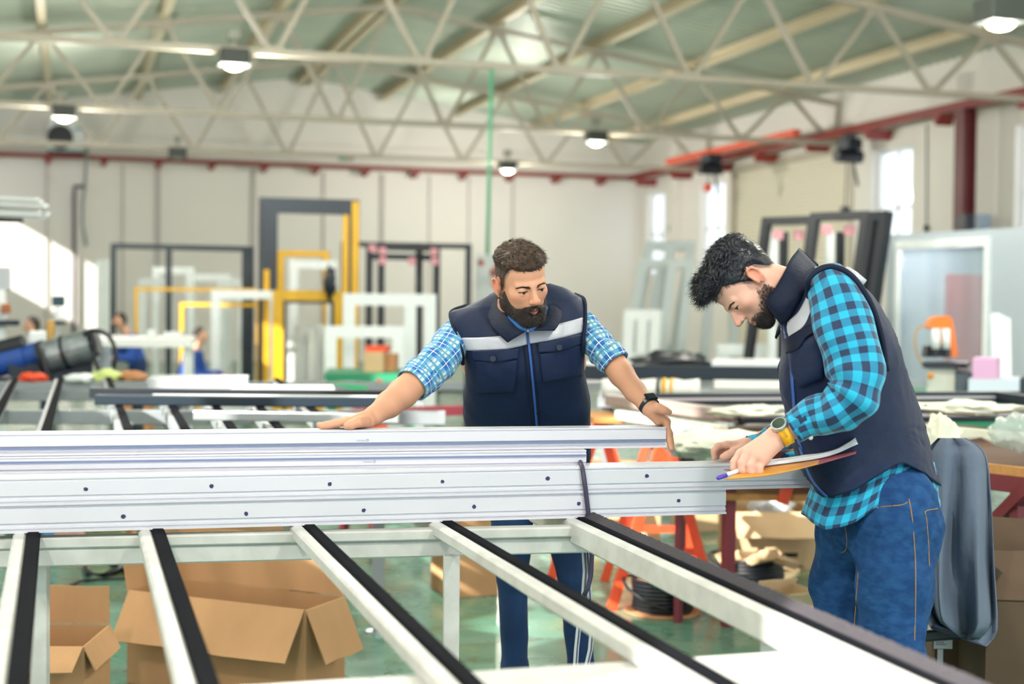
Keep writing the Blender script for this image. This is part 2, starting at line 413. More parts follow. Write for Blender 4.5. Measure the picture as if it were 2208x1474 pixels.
def sdf_mesh(f, lo, hi, res, B=12):
    """surface nets over the blocks the surface passes through; returns verts, quads"""
    lo = np.array(lo, float); hi = np.array(hi, float)
    nb = np.ceil((hi-lo)/(res*B)).astype(int) + 1; N = nb*B + 2
    g = np.stack(np.meshgrid(*[np.arange(n) for n in nb], indexing='ij'), -1).reshape(-1, 3)
    cen = lo + (g+.5)*B*res; dc = np.concatenate([f(cen[i:i+20000]) for i in range(0, len(cen), 20000)])
    half = B*res*math.sqrt(3)/2
    act = g[np.abs(dc) < half*1.7 + .012]
    r_ = np.arange(B+1); L = np.stack(np.meshgrid(r_, r_, r_, indexing='ij'), -1).reshape(-1, 3)
    VK = []; VP = []; Q = []
    key = lambda I: (I[:, 0]*N[1] + I[:, 1])*N[2] + I[:, 2]
    n1 = B+1; st = np.array([n1*n1, n1, 1])
    offs = np.array([[i, j, k] for i in (0, 1) for j in (0, 1) for k in (0, 1)])
    cl = np.stack(np.meshgrid(*[np.arange(B)]*3, indexing='ij'), -1).reshape(-1, 3); ci = cl @ st
    edges = [(a, b) for a in range(8) for b in range(a+1, 8) if np.abs(offs[a]-offs[b]).sum() == 1]
    for b in act:
        o = b*B; P = lo + (o+L)*res; c = lo + (o + B/2)*res
        D = f(P, c, half) if f.__code__ is not None else f(P)
        if D.min() > 0 or D.max() < 0: continue
        C = D[ci[:, None] + (offs @ st)[None]]; s = C < 0; m = s.any(1) & ~s.all(1)
        if m.any():
            Cm = C[m]; acc = np.zeros((m.sum(), 3)); cnt = np.zeros(m.sum())
            for a, e in edges:
                da, de = Cm[:, a], Cm[:, e]; x = (da < 0) != (de < 0)
                t = np.where(x, da/(da-de+1e-12), 0)
                acc += np.where(x[:, None], offs[a] + t[:, None]*(offs[e]-offs[a]), 0); cnt += x
            VP.append(lo + (o + cl[m] + acc/cnt[:, None])*res); VK.append(key(o + cl[m]))
        I0 = cl @ st
        for ax in range(3):
            e = np.zeros(3, int); e[ax] = 1
            d0 = D[I0]; d1 = D[I0 + st[ax]]; x = (d0 < 0) != (d1 < 0)
            if not x.any(): continue
            u = np.zeros(3, int); v = np.zeros(3, int); u[(ax+1) % 3] = 1; v[(ax+2) % 3] = 1
            base = o + cl[x]; q = np.stack([key(base), key(base-u), key(base-u-v), key(base-v)], 1)
            fl_ = d0[x] < 0; q[~fl_] = q[~fl_][:, ::-1]; Q.append(q)
    VK = np.concatenate(VK); VP = np.concatenate(VP); Q = np.concatenate(Q)
    od = np.argsort(VK); VK = VK[od]; VP = VP[od]
    ix = np.searchsorted(VK, Q); ix = np.minimum(ix, len(VK)-1); ok = (VK[ix] == Q).all(1)
    return VP, ix[ok]
class Fn:   # wraps a callable so that the mesher can pass culling hints
    def __init__(s, f): s.f = f; s.__code__ = 1
    def __call__(s, P, c=None, rad=None): return s.f(P, c, rad)
Sdf.__code__ = 1
def np_obj(name, Vv, Fq, m, parent, col=None, smooth=True, uv=None):
    me = bpy.data.meshes.new(name); off = np.array(tuple(root_of(parent).location)) if parent is not None else np.zeros(3)
    n = len(Vv); k_ = Fq.shape[1]
    me.vertices.add(n); me.vertices.foreach_set('co', (Vv-off).astype(np.float32).ravel())
    me.loops.add(len(Fq)*k_); me.loops.foreach_set('vertex_index', Fq.astype(np.int32).ravel())
    me.polygons.add(len(Fq)); me.polygons.foreach_set('loop_start', np.arange(0, len(Fq)*k_, k_, dtype=np.int32))
    me.update(calc_edges=True)
    me.polygons.foreach_set('use_smooth', [smooth]*len(Fq)); me.materials.append(m)
    if col is not None:
        at = me.color_attributes.new('Col', 'FLOAT_COLOR', 'POINT')
        at.data.foreach_set('color', np.concatenate([col, np.ones((n, 1))], 1).astype(np.float32).ravel())
    if uv is not None:
        l = me.uv_layers.new(name='UVMap'); l.data.foreach_set('uv', np.array(uv, np.float32).ravel())
    me.validate(); me.update()
    o = bpy.data.objects.new(name, me); COL.objects.link(o)
    if parent is not None: o.parent = parent
    return o
def catmull(K, n):
    K = np.array(K, float); K = np.vstack([2*K[0]-K[1], K, 2*K[-1]-K[-2]]); m = len(K)-3; out = []
    for s in np.linspace(0, m, n):
        i = min(int(s), m-1); t = s-i; a, b, c, d = K[i:i+4]
        out.append(.5*(2*b + (c-a)*t + (2*a-5*b+4*c-d)*t*t + (3*b-a-3*c+d)*t**3))
    return np.array(out)
def grid_obj(name, G, m, parent, closed=True, uvs=None, solid=0., caps=False):
    """G[i][j] rings of points (rows x cols); uvs the same shape + (u, v) in metres"""
    n, c = G.shape[:2]; Vv = G.reshape(-1, 3); cc = c if closed else c-1
    I, J = np.meshgrid(np.arange(n-1), np.arange(cc), indexing='ij'); J2 = (J+1) % c
    Fq = np.stack([I*c+J, I*c+J2, (I+1)*c+J2, (I+1)*c+J], -1).reshape(-1, 4)
    uv = None
    if uvs is not None:
        U = np.concatenate([uvs, uvs[:, :1]], 1) if closed else uvs
        if closed: U[:, -1, 1] = uvs[:, -1, 1] + (uvs[:, -1, 1]-uvs[:, -2, 1])
        uv = np.stack([U[I, J], U[I, J+1], U[I+1, J+1], U[I+1, J]], -2).reshape(-1, 2)
    o = np_obj(name, Vv, Fq, m, parent, uv=uv)
    if solid:
        md = o.modifiers.new('solid', 'SOLIDIFY'); md.thickness = solid; md.offset = 0
    return o
def sleeve(name, pts, rad, m, parent, n=60, c=48, fold=None, flat=1., solid=0., uo=0.):
    K = np.array([[*V3(p), r] for p, r in zip(pts, rad)]); S = catmull(K, n); P = S[:, :3]; r = S[:, 3]
    T = np.gradient(P, axis=0); T /= np.linalg.norm(T, axis=1)[:, None]
    a = np.cross(T[0], [0, 0, 1.]); a /= np.linalg.norm(a); G = np.zeros((n, c, 3)); U = np.zeros((n, c, 2)); s = uo
    for i in range(n):
        a = a - T[i]*(a @ T[i]); a /= np.linalg.norm(a); b = np.cross(T[i], a)
        if i: s += np.linalg.norm(P[i]-P[i-1])
        th = 2*PI*np.arange(c)/c; t = i/(n-1)
        rr = r[i]*np.ones(c)
        if fold is not None: rr = rr + fold(t, th)
        G[i] = P[i] + (np.cos(th)*rr)[:, None]*a + (np.sin(th)*rr*flat)[:, None]*b
        U[i, :, 0] = s; U[i, :, 1] = th*max(r.mean(), .02)
    return grid_obj(name, G, m, parent, uvs=U, solid=solid), G
def loft(SL, n=70, c=72, ex=2.5, disp=None):
    """slices (l, r, d, thick): outline pixels, lens distance and depth of the body there"""
    K = np.array([[*l, *r, d, t] for l, r, d, t in SL], float); S = catmull(K, n); G = np.zeros((n, c, 3)); U = np.zeros((n, c, 2)); s = 0
    for i in range(n):
        lx, ly, rx, ry, d, t = S[i]; th = 2*PI*np.arange(c)/c
        cx_ = np.sign(np.cos(th))*np.abs(np.cos(th))**(2/ex); sy_ = np.sign(np.sin(th))*np.abs(np.sin(th))**(2/ex)
        fx = (1-cx_)/2
        for j in range(c):
            dd = d - sy_[j]*t/2; G[i, j] = V3(at_d(lx+(rx-lx)*fx[j], ly+(ry-ly)*fx[j], dd))
        if i: s += np.linalg.norm(G[i].mean(0)-G[i-1].mean(0))
        U[i, :, 0] = s; per = np.linalg.norm(np.diff(G[i], axis=0, append=G[i][:1]), axis=1); U[i, :, 1] = np.concatenate([[0], np.cumsum(per)[:-1]])
    if disp is not None:
        cen = G.mean(1, keepdims=True); nr = G-cen; nr /= np.linalg.norm(nr, axis=2, keepdims=True)+1e-9
        G = G + nr*disp(G)[..., None]
    return G, U
RT = np.array(R.transposed())
def pix(G):
    q = (np.asarray(G)-V3(CAM)) @ RT.T; return np.stack([CX + F*q[..., 0]/-q[..., 2], CY - F*q[..., 1]/-q[..., 2], -q[..., 2]], -1)
class Drape:
    """finds the camera-side surface of a loft so that details can be laid on it"""
    def __init__(s, *Gs):
        T = []
        for G in Gs:
            n, c = G.shape[:2]; Q = pix(G)
            T.append(Q.reshape(-1, 3))
        s.Q = np.concatenate(T)
    def d(s, x, y):
        e = (s.Q[:, 0]-x)**2 + (s.Q[:, 1]-y)**2; i = np.argsort(e)[:14]; i = i[s.Q[i, 2] < s.Q[i, 2].min() + .05]
        w_ = 1/(e[i]+4.); return float((s.Q[i, 2]*w_).sum()/w_.sum())
    def p(s, x, y, off=.003): return at_d(x, y, s.d(x, y)-off)
    def patch(s, name, rows, m, parent, off=.003, nu=10, nv=24, t=.0025, bulge=0.):
        """rows: polylines in pixels (top to bottom) that bound a patch"""
        R2 = [catmull(r, nv) if len(r) > 2 else np.linspace(r[0], r[1], nv) for r in rows]
        R2 = np.array(R2); G = np.zeros((nu, nv, 3))
        for j in range(nv):
            colp = catmull(R2[:, j], nu) if len(rows) > 2 else np.linspace(R2[0, j], R2[1, j], nu)
            for i in range(nu):
                bb = bulge*max(0, math.sin(PI*i/(nu-1)))**.5*max(0, math.sin(PI*j/(nv-1)))**.5
                G[i, j] = V3(s.p(colp[i][0], colp[i][1], off+bb))
        return grid_obj(name, G, m, parent, closed=False, solid=t)
def fabric_disp(amp, seed, f=(14, 22, 9)):
    rg = np.random.default_rng(seed); W = [(rg.normal(size=3)*fi, rg.uniform(0, 6), 1/(i+1.2)) for i, fi in enumerate((f[0], f[1], f[2], 38, 55))]
    def d(P):
        s = 0
        for k_, ph, a in W: s = s + a*(1-2*np.abs(np.sin(P @ k_/2 + ph + .8*np.sin(P @ k_[::-1]*.4))))
        return s*amp*.5
    return d
# materials for people
def skin_mat():
    m = mat('skin', 'dba48a', rough=.52, spec=.35); k = NT(m); b = k.n['Principled BSDF']
    a = k.new('ShaderNodeAttribute'); a.attribute_name = 'Col'; k.link(a.outputs['Color'], b.inputs['Base Color'])
    b.inputs['Subsurface Weight'].default_value = .12; b.inputs['Subsurface Radius'].default_value = (.012, .004, .002); b.inputs['Subsurface Scale'].default_value = .6
    n = k.new('ShaderNodeTexNoise'); n.inputs['Scale'].default_value = 350; bp = k.new('ShaderNodeBump'); bp.inputs['Strength'].default_value = .12; bp.inputs['Distance'].default_value = .001
    t = k.new('ShaderNodeTexCoord'); k.link(t.outputs['Object'], n.inputs['Vector']); k.link(n.outputs[0], bp.inputs['Height']); k.link(bp.outputs[0], b.inputs['Normal'])
    return m
m_skin = skin_mat()
def plaid(name, period, cA, cB, cAB, cLine=None, lines=(), duty=.5, thin=.06):
    m = mat(name, cA, rough=.75, sheen=.2); k = NT(m); b = k.n['Principled BSDF']
    u = k.new('ShaderNodeUVMap'); sp = k.new('ShaderNodeSeparateXYZ'); k.link(u.outputs[0], sp.inputs[0])
    fr = [k.math('FRACT', k.math('MULTIPLY', sp.outputs[i], 1/period)) for i in (0, 1)]
    s = [k.math('LESS_THAN', f, duty) for f in fr]
    c = k.mix(s[0], lin(cA), lin(cB)); c2 = k.mix(s[0], lin(cB), lin(cAB)); c = k.mix(s[1], c, c2)
    for off, wd, col, ax in lines:
        f = k.math('COMPARE', fr[ax], off, wd); c = k.mix(k.math('MULTIPLY', f, .85), c, lin(col))
    k.link(c, b.inputs['Base Color'])
    n = k.new('ShaderNodeTexNoise'); n.inputs['Scale'].default_value = 45; n.inputs['Detail'].default_value = 3; bp = k.new('ShaderNodeBump'); bp.inputs['Strength'].default_value = .35; bp.inputs['Distance'].default_value = .006
    t = k.new('ShaderNodeTexCoord'); k.link(t.outputs['Object'], n.inputs['Vector']); k.link(n.outputs[0], bp.inputs['Height']); k.link(bp.outputs[0], b.inputs['Normal'])
    return m
m_gingham = plaid('turquoise_navy_gingham', .040, '10a9d0', '117aa4', '102b50')
m_plaid = plaid('blue_white_plaid', .050, 'cddde9', '559bca', '1d62ab', lines=((.25, .022, 'eef4f8', 0), (.25, .022, 'eef4f8', 1), (.75, .06, '3f8796', 0), (.72, .06, '5fa3b8', 1), (.95, .02, '1f5fae', 1)))
m_navy = mat('navy_work_twill', '0b1e42', rough=.6, var=.25, vscale=3, col2='08152e', bump=.5, bscale=13, spec=.35)
m_navy2 = mat('navy_collar_twill', '0a1630', rough=.7, bump=.2, bscale=40, spec=.3)
m_band = mat('silver_reflective_band', 'bfc1cc', rough=.4, metal=.1, bump=.15, bscale=30)
m_zip = mat('blue_zipper', '2f5aa6', rough=.4)
m_denim = mat('dark_blue_denim', '1c3f70', rough=.9, var=.4, vscale=34, col2='33659a', bump=.6, bscale=16, stretch=(1, 1, 1.6), spec=.2)
m_denim2 = mat('midnight_denim', '16315a', rough=.85, var=.5, vscale=6, col2='23487a', bump=.35, bscale=22)
m_white = mat('white_cotton', 'eceef2', rough=.8)
m_shoe = mat('dark_work_shoe', '1c1c22', rough=.6); m_sole = mat('shoe_sole', '33312f', rough=.8)
# ================================================================ foreground roller table
m_rail = mat('white_profile_paint', 'd2d1cf', rough=.38, var=.5, vscale=14, col2='aeaca9', bump=.05)
m_prof = mat('white_window_profile', 'd3d2dc', rough=.35, var=.12, vscale=2.2, col2='c2c3ce', stretch=(1, 1, 6))
m_seal = mat('blue_grey_gasket', '6f7fa6', rough=.5)
m_brush = mat('black_brush_strip', '0b0d16', rough=.9, bump=.6, bscale=400, spec=.1)
m_brush2 = mat('grey_brush_fibres', '4a464e', rough=.9, bump=.5, bscale=300)
m_hole = mat('dark_screw_hole', '3a3560', rough=.8)
ZT = .92
ft = thing('roller_table', 'long white steel work table with black brush rails under the stacked white profiles', 'work table', (at_z(700, 1150, 0).x, 3.9, 0))
RL = [((57,1150),(14,1474)), ((328,1146),(428,1474)), ((660,1138),(975,1449)), ((967,1133),(1500,1447)), ((1262,1125),(2020,1474))]
rails = []
for i, (a, b2) in enumerate(RL):
    p = at_z(*a, ZT); q = at_z(*b2, ZT); dr = (q - p).normalized(); lf = Vector((dr.y, -dr.x, 0))   # lf: to the right in the picture
    if lf.x < 0: lf = -lf
    p2 = p - dr*.42; q2 = q + dr*(.35 if i != 4 else .25)
    hh = .034 if i < 4 else .062; W = .032
    c0 = (p2 - lf*W/2 - Vector((0,0,hh/2))); c1 = (q2 - lf*W/2 - Vector((0,0,hh/2)))
    o = obj('rail', MB().bar(c0, c1, W, hh, ch=.006), m_rail, ft); rails.append(o)
    s0 = p2 + lf*.016 - Vector((0,0,.012)); s1 = q2 + lf*.016 - Vector((0,0,.012))
    st = obj('brush_strip', MB().bar(s0, s1, .032, .03, ch=.004), m_brush, o)
    st['label'] = 'black brush strip along the rail'
    if i == 4:   # tufts of the wide brush on the right-hand rail
        n = int((s1 - s0).length / .0085); mb = MB()
        for j in range(n):
            t = s0 + dr*(j*.0085) ; rr = .5 + .5*random.random()
            mb.bar(t + lf*.004 + Vector((0,0,.012)), t + lf*(.030 + .004*rr) + Vector((0,0,.022 + .003*rr)), .0048, .006)
        bf = obj('brush_fibres', mb, m_brush2, o); bf['kind'] = 'stuff'
# rear and near cross members
def lbar(name, pa, pb, z, w, h, m, parent, ch=.004, ext=0., near=False):
    a = at_z(*pa, z); b_ = at_z(*pb, z); d_ = (b_-a).normalized(); a = a - d_*ext
    u = Vector((0,0,1)); n = d_.cross(u)   # towards camera side
    if n.y > 0: n = -n
    sg = 1 if near else -1; c0 = a + n*w/2*sg - u*h/2; c1 = b_ + n*w/2*sg - u*h/2
    return obj(name, MB().bar(c0, c1, w, h, ch=ch), m, parent)
lbar('cross_member', (77,1160), (1264,1135), .905, .05, .028, m_rail, ft, ext=.5)
lbar('cross_member', (77,1184), (1264,1156), .876, .055, .045, m_rail, ft, ext=.5)
cmn = lbar('cross_member', (500,1478), (1764,1398), .885, .26, .06, m_rail, ft, ext=1.2, near=True)
# gusset where near cross member meets the right rail
g0 = at_z(1764, 1398, .83); g1 = at_z(1640, 1340, .83); g2 = at_z(1640, 1405, .83)
obj('corner_gusset', MB().poly([g0, g1, g2], .012), m_rail, ft)
obj('corner_bolt', MB().lathe([(.007, 0), (.007, .02), (.004, .024)], at_z(1766, 1385, .86), 10), mat('dark_bolt', '3b3a42', .4, .7), ft)
for px in (986, 95):
    d0 = at_z(px, 1178, .87); d0 = d0 + Vector((-.01, .02, 0))
    obj('leg', MB().box((d0.x-.021, d0.y-.021, 0), (d0.x+.021, d0.y+.021, .845), rz=-.2), m_rail, ft, bevel=.003)
for px in (700, 1500):
    d0 = at_z(px, 1520, .80)
    obj('leg', MB().box((d0.x-.03, d0.y-.03, 0), (d0.x+.03, d0.y+.03, .79), rz=-.2), m_rail, ft, bevel=.003)
# ---- stacked window profiles
def on_face(px, py, a, n):
    r = ray(px, py); return CAM + r * ((a - CAM).dot(n) / r.dot(n))
def profile(pa, pb, z0, h, w, label, ext=.5, holes=(), seal=None, group='white profiles stacked on the roller table', marks=()):
    a = at_z(*pa, z0); b_ = at_z(*pb, z0); d_ = (b_-a).normalized(); a2 = a - d_*ext
    n = Vector((d_.y, -d_.x, 0)); n = n if n.y < 0 else -n; bk = -n; u = Vector((0,0,1))
    g = .003
    ring = [(w,h),(0,h),(0,h-.004),(g,h-.0055),(g,h-.0085),(0,h-.010),(0,.024),(.004,.022),(.004,.017),(.0005,.0155),(.0005,.010),(.004,.009),(.004,.006),(-.005,.005),(-.005,.0),(w,0),(w,h*.3),(w-.02,h*.35),(w-.02,h*.65),(w,h*.7)]
    t = thing('window_profile', label, 'profile', ((a+b_)/2).to_tuple()[:2] + (z0,), group=group)
    obj('bar', MB().extr(a2, b_, [bk*x + u*y for x, y in ring]), m_prof, t)
    if seal is not None: obj('gasket', MB().bar(a2 + n*.0015 + u*seal, b_ + n*.0015 + u*seal - d_*.002, .006, .0045), m_seal, t)
    for hp in holes:
        c = on_face(*hp, a, n)
        obj('screw_hole', MB().extr(c + n*.0008, c - n*.004, [d_*(math.cos(x)*.0062*(.8+.35*random.random())) + u*(math.sin(x)*.0056*(.8+.35*random.random())) for x in [2*PI*q/8 for q in range(8)]]), m_hole, t)
    for (mx, my) in marks:
        c = on_face(mx, my, a, n); mb = MB()
        mb.frame(c + n*.0006, d_, u, .006, .006, .001, .0006)
        for q in range(9): mb.box((0,0,0),(0,0,0)) if 0 else mb.bar(c + n*.0006 + d_*(-.004-q*.0028) + u*.001, c + n*.0006 + d_*(-.004-q*.0028) + u*(.0025+.002*(q % 2)), .0012, .0006, up=n)
        obj('printed_mark', mb, mat('grey_print', '8b8da6', .7), t)
    t['_'] = 0; del t['_']
    return t, a, b_, d_, n
_, fa, fb, fd, fn = profile((0,1150), (1565,1107), ZT, .0685, .112, 'lower white profile of the front pair, shorter at the right end', holes=[(266,1113),(531,1107),(784,1100),(1022,1092),(1248,1085),(1463,1079)])
u_ = Vector((0,0,1))
a0 = fa + u_*.0685
b0 = on_face(1756, 1030, fa, fn); b0.z = a0.z
def proj(p):
    q = R.transposed() @ (p - CAM); return (CX + F*q.x/-q.z, CY - F*q.y/-q.z)
profile(proj(a0), proj(b0), ZT+.0685, .0685, .112, 'upper white profile of the front pair, reaching the clipboard hand', holes=[(185,1054),(456,1048),(711,1043),(954,1038),(1181,1031),(1395,1026)])
ha, hb = (0, 984), (1440, 964)
z1 = 1.097
_, ba, bb, bd, bn = profile((0,1033), (1264, 1014), z1-.0585, .0575, .10, 'white profile directly beneath the one being held, with a blue gasket', seal=.043, marks=[(805, 997)])
for q in (2, 3):
    aa = ba - u_*.0585*(q-1); bb2 = bb - u_*.0585*(q-1)
    profile(proj(aa), proj(bb2), aa.z, .0575, .10, ('third' if q == 2 else 'bottom') + ' white profile of the rear pile, behind the front pair')
# held profile: nudge to its own line
_, ha3, hb3, hd3, hn3 = profile((0, 983), (1436, 964), z1, .058, .075, 'white profile on top of the pile held by the bearded man in both hands', seal=.0185, marks=[(790, 951)])
HELD = (ha3, hb3, hd3, hn3)
o = obj('screw_hole', MB(), m_hole); bpy.data.objects.remove(o)
# grey strips lying along the table behind
# ---- cable over the profiles
m_cab = mat('dark_violet_cable', '3a3550', rough=.45)
c0 = on_face(1249, 990, fa, fn)
pts = [at_z(1215, 975, 1.075) + Vector((0,.1,0)), at_z(1240, 984, 1.066), at_z(1250, 992, 1.064)]
fo = fn*.008
pts += [on_face(x, y, fa + fo, fn) for x, y in ((1256,1008),(1262,1050),(1268,1100),(1273,1150),(1276,1200),(1274,1240),(1268,1265),(1259,1284))]
o = obj('cable', MB().tube(pts, .0065, 10), m_cab, smooth=True); tag(o, 'dark cable draped down over the front of the white profiles', 'cable')
m_clear = mat('clear_grey_hose', 'c4c8d0', rough=.25)
ms = mat('hose_core', '55586a', rough=.5)
pts = [on_face(x, y, fa - fn*.02, fn) for x, y in ((1259,1180),(1262,1230),(1258,1290),(1248,1350),(1243,1400),(1240,1450),(1241,1560))]
o = obj('hose', MB().tube(pts, .0075, 8, m_clear).tube([p + fn*.0055 for p in pts], .003, 6, ms), smooth=True); tag(o, 'pale striped hose hanging behind the dark cable, left strand', 'hose')
pts = [on_face(x, y, fa - fn*.02, fn) for x, y in ((1266,1190),(1268,1240),(1272,1300),(1277,1350),(1273,1400),(1266,1430),(1262,1560))]
o = obj('hose', MB().tube(pts, .0075, 8, m_clear).tube([p + fn*.0055 for p in pts], .003, 6, ms), smooth=True); tag(o, 'pale striped hose bowing right beside the right trouser leg', 'hose')
# ================================================================ cartons on the floor
m_card = mat('brown_cardboard', 'b98f66', rough=.85, var=.4, vscale=7, col2='a07a55', bump=.08, bscale=120, stretch=(1,1,.3))
m_card2 = mat('pale_cardboard', 'cdb08a', rough=.85, var=.3, vscale=6, col2='b7946c')
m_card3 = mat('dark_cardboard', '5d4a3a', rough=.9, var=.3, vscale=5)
m_tape = mat('brown_tape', '9c7550', rough=.35)
def carton(label, c, L, W, H, rz, flaps=(60, 110, 150, 120), m=m_card, open_=True, fl=.8, tape=False, cat='cardboard box', group=None):
    """c: floor centre; flaps: fold-out angles of front, back, left, right (0 = closed, 180 = hanging)"""
    t = thing('cardboard_box', label, cat, tuple(c), rz, group=group); s_ = .006; x, y = L/2, W/2
    mb = MB().box((-x,-y,0),(x,y,s_)).box((-x,-y,0),(x,-y+s_,H)).box((-x,y-s_,0),(x,y,H)).box((-x,-y+s_,0),(-x+s_,y-s_,H)).box((x-s_,-y+s_,0),(x,y-s_,H))
    obj('carton_body', mb, m, t, local=True)
    if not open_: flaps = (0, 0, 0, 0)
    for i, a in enumerate(flaps):
        if a is None: continue
        e, ln, ox = ((Vector((1,0,0)), L, Vector((0,-y,H))), (Vector((-1,0,0)), L, Vector((0,y,H))), (Vector((0,-1,0)), W, Vector((-x,0,H))), (Vector((0,1,0)), W, Vector((x,0,H))))[i]
        out = e.cross(Vector((0,0,1))); th = math.radians(a); fw = W/2*fl if i < 2 else min(W/2*fl, L/2*.6)
        d_ = -out*math.cos(th) + Vector((0,0,1))*math.sin(th)
        zt = Vector((0,0,.003*(i < 2)))
        P = [ox - e*ln/2*.98 + zt, ox + e*ln/2*.98 + zt, ox + e*ln/2*.96 + d_*fw + zt, ox + e*ln/2*.3 + d_*fw*1.02 + zt, ox - e*ln/2*.4 + d_*fw*.985 + zt, ox - e*ln/2*.96 + d_*fw + zt]
        obj('flap', MB().poly(P, .005), m, t, local=True)
    if tape: obj('tape', MB().box((-x-.002,-.025,H*.4),(x+.002,.025,H+.008)), m_tape, t, local=True)
    return t
def fl(px, py): p = at_z(px, py, 0); return Vector((p.x, p.y, 0))
def gnd(px, d): p = at_d(px, 737, d); return Vector((p.x, p.y, 0))
yaw = math.radians(-17.3)
carton('wide open brown carton with a long flap folded out at the lower left', gnd(510, 5.5), .82, .28, .37, yaw-.42, (236, 98, 100, 246), fl=1.5)
carton('open carton with dark inside at the bottom left corner of the picture', gnd(118, 4.95), .30, .34, .33, yaw+.02, (205, 92, 95, 244), m=m_card)
carton('large closed carton standing behind the wide open one', gnd(470, 7.3), .74, .45, .39, yaw+.15, open_=False, tape=True)
rc_ = carton('open carton with a round stamp and plastic bags inside, right of the orange trestle', gnd(1660, 8.3), .50, .42, .33, yaw+.05, (232, 95, 92, 150), m=m_card2)
mk = mat('carton_print', '5a4630', .9)
obj('round_stamp', MB().lathe([(.030,-.001),(.030,0),(.022,0),(.022,-.001)], (-.135, -.2115, .235), 24, axis='y').lathe([(.010,-.001),(.010,0)], (-.135, -.2115, .235), 16, axis='y'), mk, rc_, local=True)
obj('hand_hole', MB().box((.04, -.2125, .075), (.13, -.2102, .100)), mat('carton_hole', '2a1f18', .9), rc_, local=True, bevel=.008)
c = carton('flat pale carton lying beside the orange trestle', gnd(1525, 9.6), .36, .3, .14, yaw+.3, open_=False, m=m_card2)
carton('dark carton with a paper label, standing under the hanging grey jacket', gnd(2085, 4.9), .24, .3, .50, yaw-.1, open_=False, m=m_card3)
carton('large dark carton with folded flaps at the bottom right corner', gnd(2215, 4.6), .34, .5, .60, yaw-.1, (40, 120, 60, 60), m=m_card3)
o = obj('paper_label', MB().box((0,0,0),(.06,.002,.035)).box((.012,0,-.06),(.03,.002,-.002)), mat('label_paper', 'dfe2ea', .6)); o.location = at_d(2014, 1398, 4.66); o.rotation_euler = (0,0,yaw); tag(o, 'white printed label hanging below the grey jacket', 'label')
mb = MB()
for r0, c0_ in ((0, 5), (1, 4), (2, 5)):
    for q in range(c0_): mb.box((.006+q*.007, -.001, .027-r0*.007), (.010+q*.007, 0, .030-r0*.007))
obj('printed_lines', mb, mat('label_print', '30303a', .7), o, local=True)
# torn plastic in the carton
m_film = mat('crumpled_white_film', 'dfe6ec', rough=.25, bump=.9, bscale=30, alpha=.85)
def crumple(name, label, cat, c, r, m, seed=0, n=26, k_=16, amp=.35, flat=None, ret=False):
    rg = np.random.default_rng(seed); mb = MB(); mb.ball((0,0,0), r, None, n, k_)
    v = np.array(mb.v); nr = v / np.array(r if isinstance(r, (tuple, list)) else (r,r,r))
    f = np.zeros(len(v))
    for q in range(7):
        kk = rg.normal(size=3) * (2.5 + q*1.6); f += np.abs(np.sin(nr @ kk + rg.uniform(0, 6))) / (1.4 + .5*q)
    f = (f - f.mean()) * amp; v = v * (1 + f)[:, None]
    if flat is not None: v[:, 2] = np.maximum(v[:, 2], flat)
    mb.v = [tuple(p + np.array(c)) for p in v]
    o = obj(name, mb, m, smooth=True)
    if not ret: tag(o, label, cat)
    return o
p = gnd(1665, 8.3)
crumple('plastic_bag', 'crumpled clear plastic bag poking out of the stamped open carton', 'plastic bag', (p.x, p.y, .33), (.13,.12,.10), m_film, 3)
st = MB()
pc = at_d(1611, 1132, 8.3) + Vector((-.0,-.26,0))
# coil reels
m_blk = mat('black_coiled_cable', '10141c', rough=.45)
def reel(label, c, r, h, tw, broken=False):
    t = thing('cable_coil', label, 'cable coil', tuple(c))
    prof = [(r*1.28*(1+.03*math.sin(5*a)), a) for a in [2*PI*i/40 for i in range(40)]]
    if not broken: obj('cardboard_disc', MB().poly([c + Vector((rr*math.cos(a), rr*math.sin(a), .004)) for rr, a in prof], .006), mat('disc_cardboard', 'c08a62', .85), t)
    mb = MB(); nt = int(h/ (tw*1.9)); pts = []
    for i in range(nt*36):
        a = 2*PI*i/36; z = .014 + tw + i/36*tw*1.95
        pts.append(c + Vector(((r - .004*math.sin(i*.37))*math.cos(a), (r - .004*math.sin(i*.37))*math.sin(a), z)))
    mb.tube(pts, tw, 7)
    obj('winding', mb, m_blk, t, smooth=True)
    obj('core', MB().lathe([(r-.012,.012),(r-.012,h),(r*.35,h),(r*.35,.012)], c, 28), mat('coil_core', '1a1d26', .6), t)
    if not broken: obj('top_disc', MB().lathe([(r*.92,h+.002),(r*.92,h+.008)], c, 28), mat('disc_cardboard', 'c08a62', .85), t)
    obj('loose_turn', MB().tube([c + Vector((r*1.15*math.cos(a)-.03, r*1.1*math.sin(a), .02 + h*.95*max(0, math.sin(a/2+.4))**2)) for a in [2*PI*i/30 for i in range(30)]], tw*.9, 6, closed=True), m_blk, t, smooth=True)
    return t
reel('black cable coil wound on a cardboard disc on the green floor', gnd(1436, 6.95), .145, .15, .0095)
reel('black cable coil under torn cardboard beside the open carton', gnd(1625, 7.75), .175, .13, .010, broken=True)
